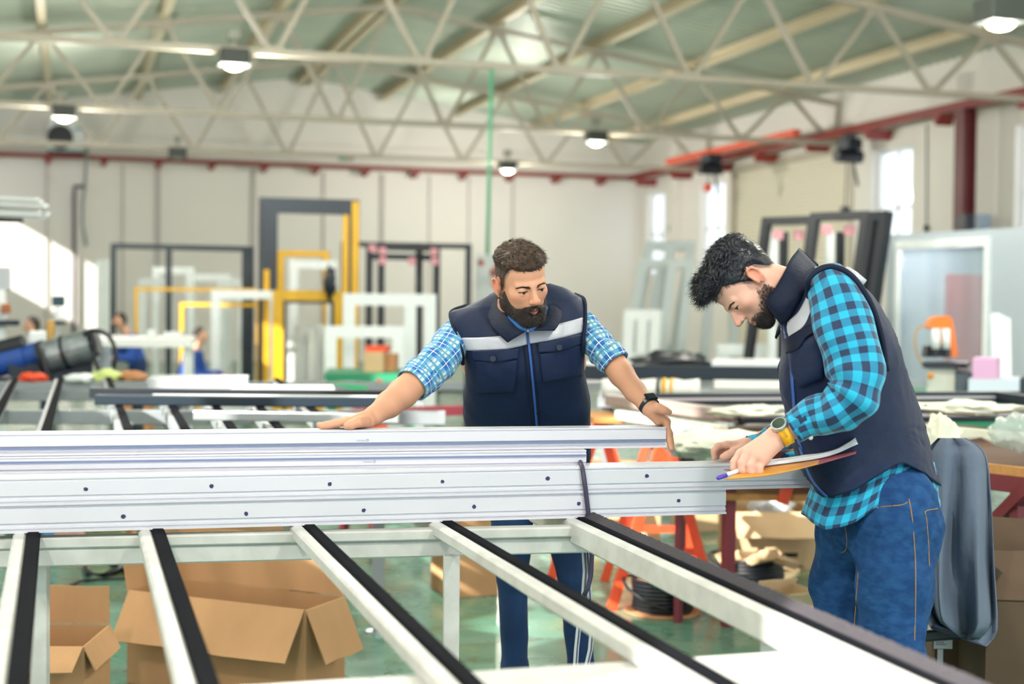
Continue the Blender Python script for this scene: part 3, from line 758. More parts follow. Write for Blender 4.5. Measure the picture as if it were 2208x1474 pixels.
for i, (px, py, d_, sx, sy, s3) in enumerate(((1580, 1203, 7.7, .11, .08, .4), (1640, 1200, 7.65, .13, .09, -.2), (1700, 1215, 7.5, .07, .08, .8))):
    p = at_d(px, py, d_)
    rg = random.Random(i+3); P = [Vector((sx*math.cos(a)*(.7+.5*rg.random()), sy*math.sin(a)*(.7+.5*rg.random()), .02*math.sin(3*a))) for a in [2*PI*q/11 for q in range(11)]]
    o = obj('torn_cardboard', MB().poly(P, .006), m_card2); o.location = (p.x, p.y, p.z); o.rotation_euler = (.25, .15*s3, s3)
    tag(o, ['torn pale cardboard scrap, leftmost on the black coil', 'torn cardboard scrap in the middle of the black coil', 'torn cardboard scrap at the right edge of the black coil'][i], 'cardboard scrap')
p = gnd(1705, 6.6)
carton('low torn pale carton in the sunlight beside the jeans of the right-hand man', p, .22, .24, .13, yaw+.4, (130, 60, 150, 70), m=mat('torn_pale_card', 'd8c29c', .85))  # one even card colour, paler than the other cartons
# small things on the floor left
p0 = at_z(150, 1285, .0)
o = obj('floor_cable', MB().tube([at_z(x, y, .01) for x, y in ((146,1284),(150,1262),(170,1252),(215,1248),(262,1247),(292,1245))], .008, 6), m_blk, smooth=True); tag(o, 'thin dark cable end curling on the green floor at left', 'cable')
o = obj('cable', MB().tube([at_z(x, y, .02) for x, y in ((182,1215),(190,1236),(225,1240),(262,1225),(240,1214),(285,1240),(292,1210))], .017, 7), m_blk, smooth=True); tag(o, 'thick black cable heap on the floor behind the rails at left', 'cable')
o = obj('rubber_post', MB().tube([at_d(x, y, 6.6) for x, y in ((683,1205),(681,1240),(672,1275),(664,1330))], .024, 8), m_blk, smooth=True); tag(o, 'black curved rubber pipe leaning behind the wide open carton', 'pipe')
crumple('bag', 'grey film bag beside the large closed carton', 'bag', tuple(gnd(655, 7.4) + Vector((0,0,.08))), (.09,.09,.10), mat('grey_film', '8d929a', .4, bump=.5), 9, flat=-.08)
# ================================================================ jacket on a chair
m_jack = mat('slate_grey_cloth', '6c7689', rough=.95, var=.3, vscale=6, col2='596377', bump=.35, bscale=26, spec=.1)
JD = 4.35
P = []
L = [(1958,1008,2045,948,2140,1012)]
rows = 30; cols = 48
def jx(t):  # left/right outline of the hanging jacket in the picture
    pts = [(0, 2022, 2082), (.03, 2008, 2108), (.08, 2000, 2126), (.16, 1996, 2133), (.35, 1996, 2138), (.6, 1992, 2141), (.85, 1994, 2147), (.95, 2000, 2146), (1, 2012, 2125)]
    for a, b_ in zip(pts, pts[1:]):
        if t <= b_[0]: f = (t-a[0])/(b_[0]-a[0]); return a[1]+(b_[1]-a[1])*f, a[2]+(b_[2]-a[2])*f
    return pts[-1][1:]
for i in range(rows+1):
    t = i/rows; l, r_x = jx(t); y = 944 + (1362-944)*t; row = []
    for j in range(cols):
        a = 2*PI*j/cols; fx = math.cos(a); fy = math.sin(a)
        fold = (.010 + .034*t)*(1-2*abs(math.sin(2.5*a + .6*math.sin(3*t)+.5))) + .010*math.sin(11*a+5*t)*t
        px = (l+r_x)/2 + (r_x-l)/2*fx*(1+fold*.6); th = (.045 + .055*math.sin(PI*min(t*1.6, 1)/2))*(.45 if t < .04 else 1)
        yb = y + 14*math.sin(4*a+1)*t*t + (18*t*t*fx)
        row.append(at_d(px + (6*t*math.sin(5*a+2.2*t)), yb, JD + fy*th + fold*1.8))
    P.append(row)
mb = MB(); cols_pts = [[P[i][j] for i in range(rows+1)] for j in range(cols)]
mb.grid(cols_pts, close_u=True); b_ = rows+1
mb.f.append(tuple(j*b_ for j in range(cols))); mb.m.append(0); mb.f.append(tuple(j*b_+rows for j in reversed(range(cols)))); mb.m.append(0)
jk = thing('hanging_jacket', 'slate grey jacket draped over the tall chair back behind the right-hand man', 'jacket', tuple(at_d(2070, 944, JD)))
obj('jacket_body', mb, m_jack, jk, smooth=True)
P = []
for i in range(22):   # sleeve hanging at the left behind the man
    t = i/21; row = []
    for j in range(17):
        a = 2*PI*j/16; row.append(at_d(2018 - 8*t + (22+6*math.sin(2*t))*math.cos(a), 1000 + 335*t, JD + .06 + .045*math.sin(a) + .012*math.sin(5*a+7*t)))
    P.append(row)
obj('jacket_sleeve', MB().grid(P), m_jack, jk, smooth=True)
mc = mat('chair_black_metal', '23262e', rough=.5)
ch = thing('workshop_chair', 'dark workshop chair hidden beneath the draped grey jacket', 'chair', tuple(gnd(2075, 4.5)))
c = gnd(2075, 4.42)
obj('backrest', MB().tube([c + Vector((-.055,0,.5)), c + Vector((-.055,0,1.02)), c + Vector((0,0,1.07)), c + Vector((.055,0,1.02)), c + Vector((.055,0,.5))], .014, 8), mc, ch, smooth=True)
obj('seat', MB().box((c.x-.17, c.y+.02, .46), (c.x+.17, c.y+.36, .5)), mc, ch, bevel=.01)
for dx in (-.15, .15):
    for dy in (.04, .34): obj('leg', MB().tube([c + Vector((dx, dy, .47)), c + Vector((dx*1.1, dy, 0))], .012, 8), mc, ch)
# ================================================================ rear roller table (dark rails, seen over the held profile)
m_grey = mat('grey_painted_steel', '8c9298', rough=.45, var=.3, vscale=5)
m_dgrey = mat('graphite_frame', '10212f', rough=.4, var=.2, vscale=4)
m_black = mat('black_frame', '141a24', rough=.4)
m_yel = mat('yellow_tape', 'e8b414', rough=.5, var=.35, vscale=9, col2='c48c10', stretch=(1, 1, .4))
m_wfr = mat('white_window_frame', 'e8edef', rough=.35, var=.3, vscale=10, col2='cfd6d8')
m_green = mat('green_enamel', '1f7f5c', rough=.45)
m_orange = mat('orange_enamel', 'e8512c', rough=.45, var=.3, vscale=12, col2='b53a26')
m_wood = mat('plywood', 'c08a50', rough=.8, var=.4, vscale=6, stretch=(1, 8, 8))
m_kraft = mat('brown_card_far', 'b9855c', rough=.85)
m_alum = mat('pale_aluminium', 'b9c0c4', rough=.3, metal=.7)  # one even pale metal colour
rt = thing('roller_table', 'second roller table with dark brush rails behind the stacked white profiles', 'work table', tuple(gnd(300, 8)), group=None)
def beam2(name, a, b, z, w, h, m, par, **kw): return lbar(name, a, b, z, w, h, m, par, **kw)
for (a, b_, hh) in (((-120, 822), (1000, 824), .06), ((-120, 841), (720, 843), .07), ((-120, 884), (960, 886), .075), ((-120, 960), (960, 955), .075)):
    beam2('cross_beam', a, b_, .92 if a[1] != 841 else .905, .06, hh, m_grey, rt)
for a, b_ in (((-60,828),(-140,960)), ((27,826),(-45,960)), ((126,824),(84,960)), ((228,824),(272,960)), ((330,824),(400,960)), ((415,826),(505,960)), ((500,826),(610,960)), ((590,826),(735,960))):
    p = at_z(*a, .945); q = at_z(*b_, .945)
    r_o = obj('rail', MB().bar(p, q, .05, .05, ch=.005), m_grey, rt)
    dr = (q-p).normalized(); lf = Vector((-dr.y, dr.x, 0)); lf = lf if lf.x > 0 else -lf
    obj('brush_strip', MB().bar(p + lf*.018 + Vector((0,0,.028)), q + lf*.018 + Vector((0,0,.028)), .034, .02), m_brush, r_o)
for px, d_ in ((819, 6.45), (60, 6.6), (400, 9.8), (905, 9.4), (-60, 9.8)):
    c = gnd(px, d_); lg = obj('leg', MB().box((c.x-.028, c.y-.028, .03), (c.x+.028, c.y+.028, .86), rz=-.2), m_grey, rt)
    obj('levelling_foot', MB().lathe([(.055,0),(.055,.012),(.014,.022),(.014,.05)], (c.x, c.y, 0), 16), m_alum, lg)
# profiles lying on it
def dbar(label, a, b, z, w, h, m, name='window_profile', cat='profile', group=None, **kw):
    A = at_z(*a, z); Bq = at_z(*b, z); o = obj(name, MB().bar(A + Vector((0,0,h/2)), Bq + Vector((0,0,h/2)), w, h, ch=min(w, h)*.12), m, bevel=0); tag(o, label, cat, group); return o
dbar('black profile farther back on the second roller table, left end in the open', (196, 856), (900, 862), .985, .06, .05, m_black)
dbar('black profile with sunlit grey face lying nearest on the second roller table', (208, 872), (840, 878), .985, .07, .05, m_dgrey)
dbar('light aluminium profile at the front edge of the second roller table', (420, 905), (860, 912), .985, .05, .04, m_alum)
dbar('thin pale profile between the black profiles on the second roller table', (330, 864), (880, 868), .985, .04, .035, m_wfr)
o = dbar('stack of white boards on the far left of the second roller table', (325, 836), (535, 836), .985, .4, .07, mat('grey_board', 'a4a9ad', .5), 'board_stack', 'board stack')
dbar('white sheet lying flat in front of the tall yellow taped frame', (500, 846), (720, 846), .985, .5, .03, m_wfr, 'white_sheet', 'sheet')
# ================================================================ upright frames in the background
def upright(name, label, x0, x1, ytop, d, t, dep, m, d1=None, mull=(), trans=(), lean=0., side=0., zb=0., cat='window frame', group=None, extra=None, root=None):
    """frame standing at z=zb whose top edge sits at picture row ytop"""
    a = at_d(x0, ytop, d); b = at_d(x1, ytop, d1 or d); H = a.z - zb; ux = Vector((b.x-a.x, b.y-a.y, 0)); W = ux.length; ux.normalize(); n = ux.cross(Vector((0,0,1)))
    uz = (Vector((0,0,1)) - n*0 + Vector((-ux.y, ux.x, 0))*lean + ux*side).normalized(); L = H/uz.z
    o0 = Vector((a.x, a.y, zb)) - Vector((uz.x, uz.y, 0))*L
    r = root or thing(name, label, cat, tuple(o0), group=group)
    n = ux.cross(uz)
    def bx(nm, q0, q1, z0, z1, mm=m, e=0.):
        vs = [o0 + ux*x + uz*z + n*y for y in (-dep/2-e, dep/2+e) for x, z in ((q0,z0),(q1,z0),(q1,z1),(q0,z1))]
        return obj(nm, MB().add(vs, [(0,1,2,3),(7,6,5,4),(0,4,5,1),(1,5,6,2),(2,6,7,3),(3,7,4,0)]), mm, r)
    bx('stile', 0, t, 0, L); bx('stile', W-t, W, 0, L); bx('top_rail', t, W-t, L-t, L); bx('bottom_rail', t, W-t, 0, t)
    for f in mull: bx('mullion', W*f-t/2, W*f+t/2, t, L-t)
    for f in trans: bx('transom', t, W-t, L*f-t/2, L*f+t/2)
    if extra: extra(bx, W, L, t)
    return r
upright('door_frame', 'dark slim two-bay frame standing at left behind the worker in blue', 238, 546, 524, 22, .085, .10, m_dgrey, 22.8, mull=(.40, .94))
def ex(bx, W, L, t):
    bx('tape', .02, t*.55, .15, L*.66, m_yel, .012); bx('tape', W-t*.5, W-.01, .05, L-.03, m_yel, .012); bx('tape', W-t*1.05, W-t*.75, .05, L-.22, m_yel, .012); bx('outer_edge', -.05, -.01, 0, L, m_black, .02); bx('dark_wrap', t*.45, t*.8, L*.52, L*.72, m_black, .03)
upright('door_frame', 'tall dark frame wrapped in yellow tape on its uprights, highest of the standing frames', 566, 774, 426, 20, .21, .16, m_dgrey, 20.3, extra=ex)
upright('door_frame', 'yellow taped lower frame standing inside the tall dark one', 588, 742, 625, 19.3, .14, .12, m_yel, 19.5, extra=lambda bx, W, L, t: (bx('lining', t, W-t, L-t-.04, L-t, m_black, .01), bx('lining', t, t+.04, 0, L-t-.04, m_black, .01), bx('lining', W-t-.04, W-t, 0, L-t-.04, m_black, .01)))
q = at_d(712, 606, 19.3); crumple('cloth_heap', 'dark cloth draped over the top of the yellow taped lower frame', 'cloth', (q.x, q.y, q.z-.02), (.08,.12,.21), m_dgrey, 77, amp=.4)
for i, (x0, x1, yt, d_) in enumerate(((655, 700, 700, 21), (600, 650, 540, 22.5))):
    upright('door_frame', ['short white frame inside the yellow taped frame', 'yellow framed window behind the tall dark frame, upper left'][i], x0, x1 + 60*i, yt, d_, .09, .08, m_wfr if i == 0 else m_yel)
upright('door_frame', 'dark wide frame behind the bearded man, thin outer edge', 736, 1016, 520, 24, .09, .10, m_dgrey, 24.6)
up = upright('door_frame', 'dark double frame with pink foam corner pads left of the bearded man', 790, 948, 526, 23, .10, .10, m_black, 23.4, mull=(.2, .72), trans=(.92,))
pink = mat('pink_foam', 'e6a6b2', rough=.9)
for x, y in ((803,535),(825,541),(936,543),(825,562),(937,563),(888,563)):
    q = at_d(x, y, 22.85); obj('foam_pad', MB().box((q.x-.055,q.y-.03,q.z-.06),(q.x+.055,q.y+.03,q.z+.06)), pink, up)
upright('door_frame', 'thin yellow frame left of the white frame, taller one', 290, 560, 619, 21, .05, .06, m_yel, 21.4)
upright('door_frame', 'thin yellow frame left of the tall taped frame, shorter one', 388, 562, 652, 20.4, .05, .06, m_yel, 20.6)
upright('door_frame', 'white frame overlapping the left edge of the tall yellow taped frame', 455, 600, 625, 19.8, .12, .08, m_wfr, 20)
upright('door_frame', 'white frame seen through the tall dark one, top above the yellow bar', 624, 724, 560, 21.5, .13, .08, m_wfr, 21.8)
upright('door_frame', 'white frame right of the yellow tape, taller of the pair', 740, 940, 632, 18, .15, .08, m_wfr, 18.2, mull=(.72,))
upright('door_frame', 'white frame right of the yellow tape, shorter of the pair', 700, 870, 702, 17, .14, .08, m_wfr, 17.2)
for i, (x0, x1, yt, d_) in enumerate(((300, 372, 600, 25), (330, 420, 575, 26), (400, 500, 590, 26.5), (210, 236, 560, 25), (470, 530, 600, 25.5))):
    upright('door_frame', ['white frame behind the dark two-bay frame, narrow', 'white frame behind the dark two-bay frame, middle', 'white frame behind the dark two-bay frame, right bay', 'white frame left of the dark two-bay frame', 'white frame behind the right edge of the dark two-bay frame'][i], x0, x1, yt, d_, .13, .08, m_wfr)
for i in range(9):   # loose profiles standing in the frame
    x = 640 + i*10.5; q = at_d(x, 700 + (i*37 % 5)*9, 20.6 + .1*(i % 3)); o = obj('window_profile', MB().box((q.x-.03,q.y-.03,0),(q.x+.03,q.y+.03,q.z)), m_wfr, bevel=.004)
    tag(o, 'white profile standing upright inside the yellow taped frame, %s from its left' % ['first','second','third','fourth','fifth','sixth','seventh','eighth','ninth'][i], 'profile', 'upright profiles inside the yellow frame')
# far right group: leaning white frames
for i, (x0, x1, yt, d_, sd, l) in enumerate(((1392, 1500, 520, 24, .16, 'tallest white frame leaning near the far right corner'), (1378, 1440, 560, 23, .2, 'grey-white frame leaning left of the tallest one'), (1346, 1425, 668, 21, .05, 'small white window sash in front of the leaning white frames'), (1440, 1500, 560, 22.5, .12, 'white frame leaning right of the tallest one'), (1545, 1650, 742, 18, .0, 'low white frame behind the dark-haired man\'s chin'), (1520, 1600, 620, 23, .08, 'white frame leaning below the far right window'))):
    upright('window_frame', l, x0, x1, yt, d_, .15, .12, m_wfr if i in (2, 4) else mat('grey_white_frame', 'bfc9cb', .4), mull=(.5,) if i in (0, 2) else (), trans=(.5,) if i in (1, 2) else (.3,), lean=.12, side=sd)
for i, (x0, x1, yt, d0, d1, l) in enumerate(((1648, 1762, 470, 15.5, 15.1, 'black frame leaning in front of the roller shutter, left'), (1752, 1876, 460, 15.0, 14.6, 'black frame leaning in front of the roller shutter, right'), (1880, 1920, 452, 14.4, 14.2, 'narrow black frame at the right end of the leaning black frames'))):
    r_o = upright('window_frame', l, x0, x1, yt + (6 if i == 2 else 0), d0, .078 if i < 2 else .09, .11, m_black, d1, lean=.10, side=.08)
    if i < 2:
        for f in (.15, .55):
            q = at_d(x0 + (x1-x0)*f + 12, yt + 36, d0-.15); obj('foam_pad', MB().box((q.x-.05,q.y-.03,q.z-.05),(q.x+.05,q.y+.03,q.z+.05)), pink, r_o)
for i, x in enumerate((1668, 1690, 1790, 1812)):
    q = at_d(x, 500, 16.2+.1*i); o = obj('window_profile', MB().box((q.x-.045,q.y-.03,0),(q.x+.045,q.y+.03,q.z)), m_black if i % 2 else m_wfr); tag(o, ['white upright profile behind the left leaning black frame','black upright profile behind the left leaning black frame','white upright profile behind the right leaning black frame','black upright profile behind the right leaning black frame'][i], 'profile', 'profiles behind the black frames')
# ================================================================ control cabin and machines at the right
cabm = mat('pale_cabin_panel', 'aeb8c2', rough=.5, var=.15, vscale=1)
c0 = at_d(1912, 600, 15.5); c1 = at_d(2330, 600, 13.2); ux = Vector((c1.x-c0.x, c1.y-c0.y, 0)); WL = ux.length; ux.normalize(); nn = Vector((-ux.y, ux.x, 0)); base = Vector((c0.x, c0.y, 0)); HC = at_d(1915, 514, 15.5).z
cab = thing('control_cabin', 'pale grey control cabin with a large window at the right', 'cabin', tuple(base))
def cbox(name, x0, x1, y0, y1, z0, z1, m, par):
    vs = [base + ux*x + nn*y + Vector((0,0,z)) for z in (z0, z1) for x, y in ((x0,y0),(x1,y0),(x1,y1),(x0,y1))]
    return obj(name, MB().add(vs, [(0,3,2,1),(4,5,6,7),(0,1,5,4),(1,2,6,5),(2,3,7,6),(3,0,4,7)]), m, par)
def onc(px, py, off=0.):
    r = ray(px, py); t = (base+nn*off-CAM).dot(nn)/r.dot(nn); q = CAM + r*t; return (q-base).dot(ux), q.z
wx0, wz1 = onc(1944, 538); wx1, _ = onc(2128, 540); wz0 = .75
cbox('wall_panel', 0, wx0, 0, .06, 0, HC, cabm, cab); cbox('wall_panel', wx1, WL, 0, .06, 0, HC, cabm, cab); cbox('wall_panel', wx0, wx1, 0, .06, 0, wz0, cabm, cab); cbox('wall_panel', wx0, wx1, 0, .06, wz1, HC, cabm, cab)
cbox('roof', 0, WL, .0, 2.2, HC, HC+.04, cabm, cab); cbox('back_wall', 0, WL, 2.14, 2.2, 0, HC, mat('grey_cabin_inside', '7f8790', .7), cab); cbox('side_wall', 0, .05, .06, 2.14, 0, HC, cabm, cab)
fr = cbox('window_surround', wx0-.06, wx1+.06, -.04, -.002, wz1, wz1+.09, m_wfr, cab)
cbox('window_surround', wx0-.06, wx0, -.04, -.002, wz0, wz1, m_wfr, cab); cbox('window_surround', wx1, wx1+.06, -.04, -.002, wz0, wz1, m_wfr, cab)
cbox('window_glass', wx0, wx1, .02, .03, wz0, wz1, mat('cabin_glass', 'c8dae4', rough=.03, alpha=.25), cab)
mid = wx0 + (wx1-wx0)*.12
rc = thing('red_cabinet', 'red machine cabinet seen through the cabin window', 'cabinet', tuple(base + nn*.8))
ra, rb = onc(1958, 600, .8)[0], onc(2050, 600, .8)[0]
cbox('cabinet_body', ra, rb, .8, 1.3, .0, onc(1990, 592, .8)[1], mat('dull_red_enamel', 'b2474e', .5), rc)
for k_ in range(3): cbox('knob', rb-.30+k_*.06, rb-.26+k_*.06, .77, .80, 1.42, 1.46, m_black, rc)
mc_ = thing('machine', 'dark cabinet seen in the right half of the cabin window', 'machine', tuple(base + nn*1.0 + ux*(wx1-.4)))
sa, sb = onc(2056, 600, 1.35)[0], onc(2132, 600, 1.35)[0]
cbox('machine_body', sa, sb, 1.35, 1.6, 0, 1.45, mat('dark_blue_machine', '243040', .5), mc_); cbox('teal_panel', sa+.1, sb+.2, 1.7, 1.75, 1.4, HC-.35, mat('teal_panel', '5f93a0', .5), mc_)
for i, (x, h_, cc) in enumerate(((.62, .22, 'c05050'), (.70, .24, 'd8d8e0'), (.90, .28, 'b8a86a'))):
    x_ = sa + (sb-sa)*(x-.5)*2; q = base + ux*x_ + nn*1.45 + Vector((0,0,1.45))
    o = obj('bottle', MB().lathe([(.03,0),(.03,h_*.6),(.012,h_*.75),(.012,h_)], q, 12), mat('bottle_%d' % i, cc, .3), smooth=True); tag(o, ['red bottle on the dark cabinet in the cabin', 'pale bottle on the dark cabinet in the cabin', 'tall olive bottle on the dark cabinet in the cabin'][i], 'bottle')
ld = bpy.data.lights.new('cabin_fill_light', 'POINT'); ld.energy = 14; ld.shadow_soft_size = .1; lo = bpy.data.objects.new('cabin_fill_light', ld); COL.objects.link(lo); lo.location = base + ux*.7 + nn*.45 + Vector((0,0,HC-.12))  # unseen point light added to brighten the cabin interior
# boxes on the column
q = at_x(2083, 490, 14.5); o = obj('junction_box', MB().box((q.x-.12, q.y-.16, q.z-.28), (q.x+.06, q.y+.14, q.z+.22)), m_black, bevel=.01); tag(o, 'black electrical box fixed to the red column', 'electrical box')
q = at_x(2108, 490, XR-.1); o = obj('junction_box', MB().box((XR-.16, q.y-.2, q.z-.28), (XR, q.y+.2, q.z+.22)), mat('pale_blue_box', 'a8bfd8', .5), bevel=.01); tag(o, 'pale blue electrical box right of the black one by the column', 'electrical box')
o = obj('pull_chain', MB().tube([at_x(1998, y, XR-.02) for y in (268, 350, 420, 492)], .012, 6), m_dgrey); tag(o, 'thin hanging pull chain on the right wall between the windows', 'chain')
q = at_x(1997, 492, XR-.05); obj('chain_handle', MB().lathe([(.03,-.06),(.05,0),(.03,.06)], q, 10), m_dgrey, o)
# green bench + orange punch machine
gb = thing('workbench', 'green steel workbench below the control cabin at the right edge', 'workbench', tuple(gnd(2100, 10.8)))
def slab(name, px0, px1, d0, d1, z0, z1, m, par):
    a, b, c, e = (gnd(px0, d0), gnd(px1, d0), gnd(px1+8, d1), gnd(px0+8, d1)); U = Vector((0,0,1))
    return obj(name, MB().add([a+U*z0, b+U*z0, c+U*z0, e+U*z0, a+U*z1, b+U*z1, c+U*z1, e+U*z1], [(0,3,2,1),(4,5,6,7),(0,1,5,4),(1,2,6,5),(2,3,7,6),(3,0,4,7)]), m, par)
slab('benchtop', 1900, 2380, 10.2, 11.6, .80, .86, m_green, gb); slab('apron', 1920, 2360, 10.3, 10.35, .62, .80, m_green, gb)
for px, d_ in ((1915, 10.3), (2350, 10.3), (1925, 11.5), (2360, 11.5)): slab('leg', px, px+16, d_, d_+.06, 0, .8, m_green, gb)
pm = thing('punching_machine', 'orange pneumatic punching machine on a beige pedestal in front of the cabin', 'machine', tuple(gnd(2035, 10.8) + Vector((0,0,.86))))
slab('pedestal', 2000, 2060, 10.6, 11.0, .86, 1.06, mat('beige_enamel', 'd2d2c6', .5), pm)
slab('control_housing', 2062, 2110, 10.6, 11.0, .86, 1.03, mat('grey_housing', '5f6b74', .5), pm)
sw = at_d(2007, 810, 10.55); obj('switch_knob', MB().ball(sw, .025, None, 10, 6), mat('amber_knob', 'e08a1a', .5), pm)
slab('bed_plate', 1990, 2085, 10.55, 11.0, 1.06, 1.10, m_black, pm)
def P3(x, y, d_=10.8): return at_d(x, y, d_)
obj('arm', MB().poly([P3(2006, 706), P3(2010, 690), P3(2024, 681), P3(2046, 680), P3(2054, 690), P3(2066, 768), P3(2044, 768), P3(2036, 712), P3(2022, 710)], .16), mat('machine_orange', 'ee7a1e', .45), pm)
for x in (2018, 2040):
    obj('air_cylinder', MB().tube([P3(x, 708, 10.6), P3(x, 752, 10.6)], .03, 12, m_wfr), None, pm, smooth=True); obj('piston_mount', MB().tube([P3(x, 752, 10.6), P3(x, 768, 10.6)], .022, 10), m_black, pm)
obj('tool_block', MB().poly([P3(2000, 745, 10.7), P3(2050, 745, 10.7), P3(2050, 770, 10.7), P3(1996, 770, 10.7)], .12), m_black, pm)
obj('air_hose', MB().tube([P3(x, y, 10.6) for x, y in catmull([(2000,700),(1982,705),(1972,730),(1978,765),(1992,790)], 16)], .008, 6), mat('amber_hose', 'b08a50', .4), pm)
for nm, lab, x0, x1, z0, z1, cc, cat in (('foam_pack', 'pink wrapped foam pack on the green bench', 2098, 2150, .99, 1.14, 'd9a8cf', 'foam pack'), ('carton', 'long white printed carton on the green bench right of the orange machine', 2090, 2200, .86, .99, 'cfd8e6', 'box'), ('crate', 'dark crate at the right end of the green bench', 2200, 2260, .86, 1.0, '2a3442', 'crate')):
    o = slab(nm, x0, x1, 10.4, 10.8, z0, z1, mat(nm+'_m', cc, .6), None); tag(o, lab, cat)
for i in range(3):
    a = at_d(2160+i*9, 775, 12.8-.05*i); b = at_d(2147+i*10, 676+i*5, 13.1); o = obj('white_board', MB().bar(Vector((a.x, a.y, .0)), b, .09, .02), m_wfr); tag(o, ['white board leaning on the cabin wall, leftmost', 'white board leaning on the cabin wall, middle', 'white board leaning on the cabin wall, rightmost'][i], 'board')
# ================================================================ tables at mid distance on the right
TZ = .92
def span(a, b, z): return at_z(*a, z), at_z(*b, z)
tb = thing('trestle_table', 'red steel work table carrying the large flat dark frame', 'work table', tuple(gnd(1800, 6.3)))
A, Bq = span((1452, 926), (2240, 1012), .90); dr = (Bq-A).normalized(); bk = Vector((-dr.y, dr.x, 0)); bk = bk if bk.y > 0 else -bk
mred = mat('dark_red_steel', '6e2430', rough=.5, var=.3, vscale=6, col2='8a3040')
def tbx(name, s0, s1, t0, t1, z0, z1, m):
    vs = [A*1 + dr*x + bk*y - Vector((0,0,A.z)) + Vector((0,0,z)) for z in (z0, z1) for x, y in ((s0,t0),(s1,t0),(s1,t1),(s0,t1))]
    return obj(name, MB().add(vs, [(0,3,2,1),(4,5,6,7),(0,1,5,4),(1,2,6,5),(2,3,7,6),(3,0,4,7)]), m, tb)
LT = (Bq-A).length
tbx('tabletop', 0, LT, 0.03, 1.5, .865, .90, mat('worn_brown_board', '5f4334', .8, var=.4, vscale=7)); tbx('edge_strip', 0, LT, 0, .03, .865, .90, m_wood)
tbx('side_beam', 0, LT, 0, .05, .80, .865, mred); tbx('side_beam', 0, LT, 1.45, 1.5, .80, .865, mred)
for s_ in (.35, LT*.5, LT-.1):
    for t_ in (.03, 1.45): obj('leg', MB().bar(A - Vector((0,0,A.z)) + dr*s_ + bk*t_, A - Vector((0,0,A.z)) + dr*s_ + bk*t_ + Vector((0,0,.82)), .05, .05, up=(1,0,0)), mred, tb)
obj('brace', MB().bar(at_d(2150, 1122, 5.6), at_d(2260, 1012, 5.2), .05, .05), mred, tb)
ob = lbar('brace', (1693,1150), (1706,1045), .3, .02, .02, m_orange, tb)
bpy.data.objects.remove(ob)
obj('brace', MB().bar(at_d(1687, 1085, 6.6), at_d(1712, 1000, 6.6), .045, .045), m_orange, tb)
# the large dark frame lying flat
ff = thing('window_frame', 'large dark frame lying flat on the red work table behind both men', 'window frame', tuple(at_z(1592, 912, .925)))
pts = [(1592, 914, .93), (2240, 908, .93), (2150, 869, .935), (1316, 876, .94)]
W4 = [at_z(x, y, z) for x, y, z in pts]
for i, (a, b) in enumerate(((W4[0], W4[1]), (W4[3], W4[2]+(W4[2]-W4[3])*.06), (W4[0], W4[3]))):
    o = obj('frame_member', MB().bar(a + Vector((0,0,.038)), b + Vector((0,0,.038)), .07, .066, ch=.008), m_dgrey if i != 2 else mat('taupe_profile', '9a8d88', .4), ff)
    obj('glazing_bead', MB().bar(a + Vector((0,-.036,.040)), b + Vector((0,-.036,.040)), .006, .016), mat('pale_bead', 'b8b4bc', .4), o)
obj('frame_member', MB().bar(W4[2] + Vector((0,0,.038)), at_z(2400, 905, .93) + Vector((0,0,.038)), .07, .066), m_dgrey, ff)
d_ = W4[0]-W4[3]
for k_, zz in enumerate((.945, .985)):
    pass
dbar('pale profile leaning along the left side of the flat dark frame', (1335, 905), (1560, 940), .90, .05, .05, mat('cream_profile', 'd8cdbd', .4))
# farther bench with a black frame and clutter
fb2 = thing('workbench', 'long far bench under the black frame behind the men', 'workbench', tuple(gnd(1500, 11.2)))
def slab2(nm, x0, x1, d0, d1, z0, z1, m): return slab(nm, x0, x1, d0, d1, z0, z1, m, fb2)
slab2('benchtop', 1200, 1900, 10.4, 12.2, .88, .93, m_grey)
for px, dd in ((1215, 10.5), (1880, 10.5), (1230, 12.1), (1890, 12.1)): slab2('leg', px, px+14, dd, dd+.06, 0, .88, m_grey)
o = slab('window_frame', 1256, 1900, 10.5, 10.6, .95, 1.06, m_dgrey, None); tag(o, 'long dark slate frame member on the far bench behind the men', 'window frame')
o = slab('window_frame', 1150, 1900, 11.9, 12.0, .93, 1.03, m_wfr, None); tag(o, 'long white profile at the back edge of the far bench', 'profile')
q = at_d(1450, 772, 11.2); crumple('cloth_heap', 'black cloth heap on the far bench between the two men', 'cloth', (q.x, q.y, 1.02), (.33,.2,.12), m_black, 21, flat=-.085)
q = at_d(1610, 772, 11.2); o = slab('white_sheet', 1535, 1720, 11, 11.6, .93, 1.08, m_wfr, None); tag(o, 'pale stack of boards on the far bench left of the dark-haired man', 'board stack')
# wrapped rolls and packaging on the red table
m_wrap = mat('wrapping_film', 'e4e6e0', rough=.35, bump=.6, bscale=20)
rl = thing('wrapped_roll', 'film-wrapped bundle with yellow and black straps between the two men', 'bundle', tuple(at_d(1470, 833, 8.9)))
a = at_d(1300, 835, 9.1); b = at_d(1690, 838, 8.8)
pts_ = [a.lerp(b, i/24) for i in range(25)]
obj('wrapped_body', MB().tube(pts_[:14], [.055+.006*math.sin(i*2.1) for i in range(14)], 16), m_wrap, rl, smooth=True)
obj('strap', MB().tube([a.lerp(b, .34), a.lerp(b, .36)], .064, 16), m_yel, rl, smooth=True); obj('strap', MB().tube([a.lerp(b, .385), a.lerp(b, .40)], .064, 16), m_yel, rl, smooth=True); obj('strap', MB().tube([a.lerp(b, .31), a.lerp(b, .325)], .063, 16), m_black, rl, smooth=True)
ut = thing('trestle_table', 'low grey stand under the film-wrapped bundle', 'stand', tuple(gnd(1500, 9)))
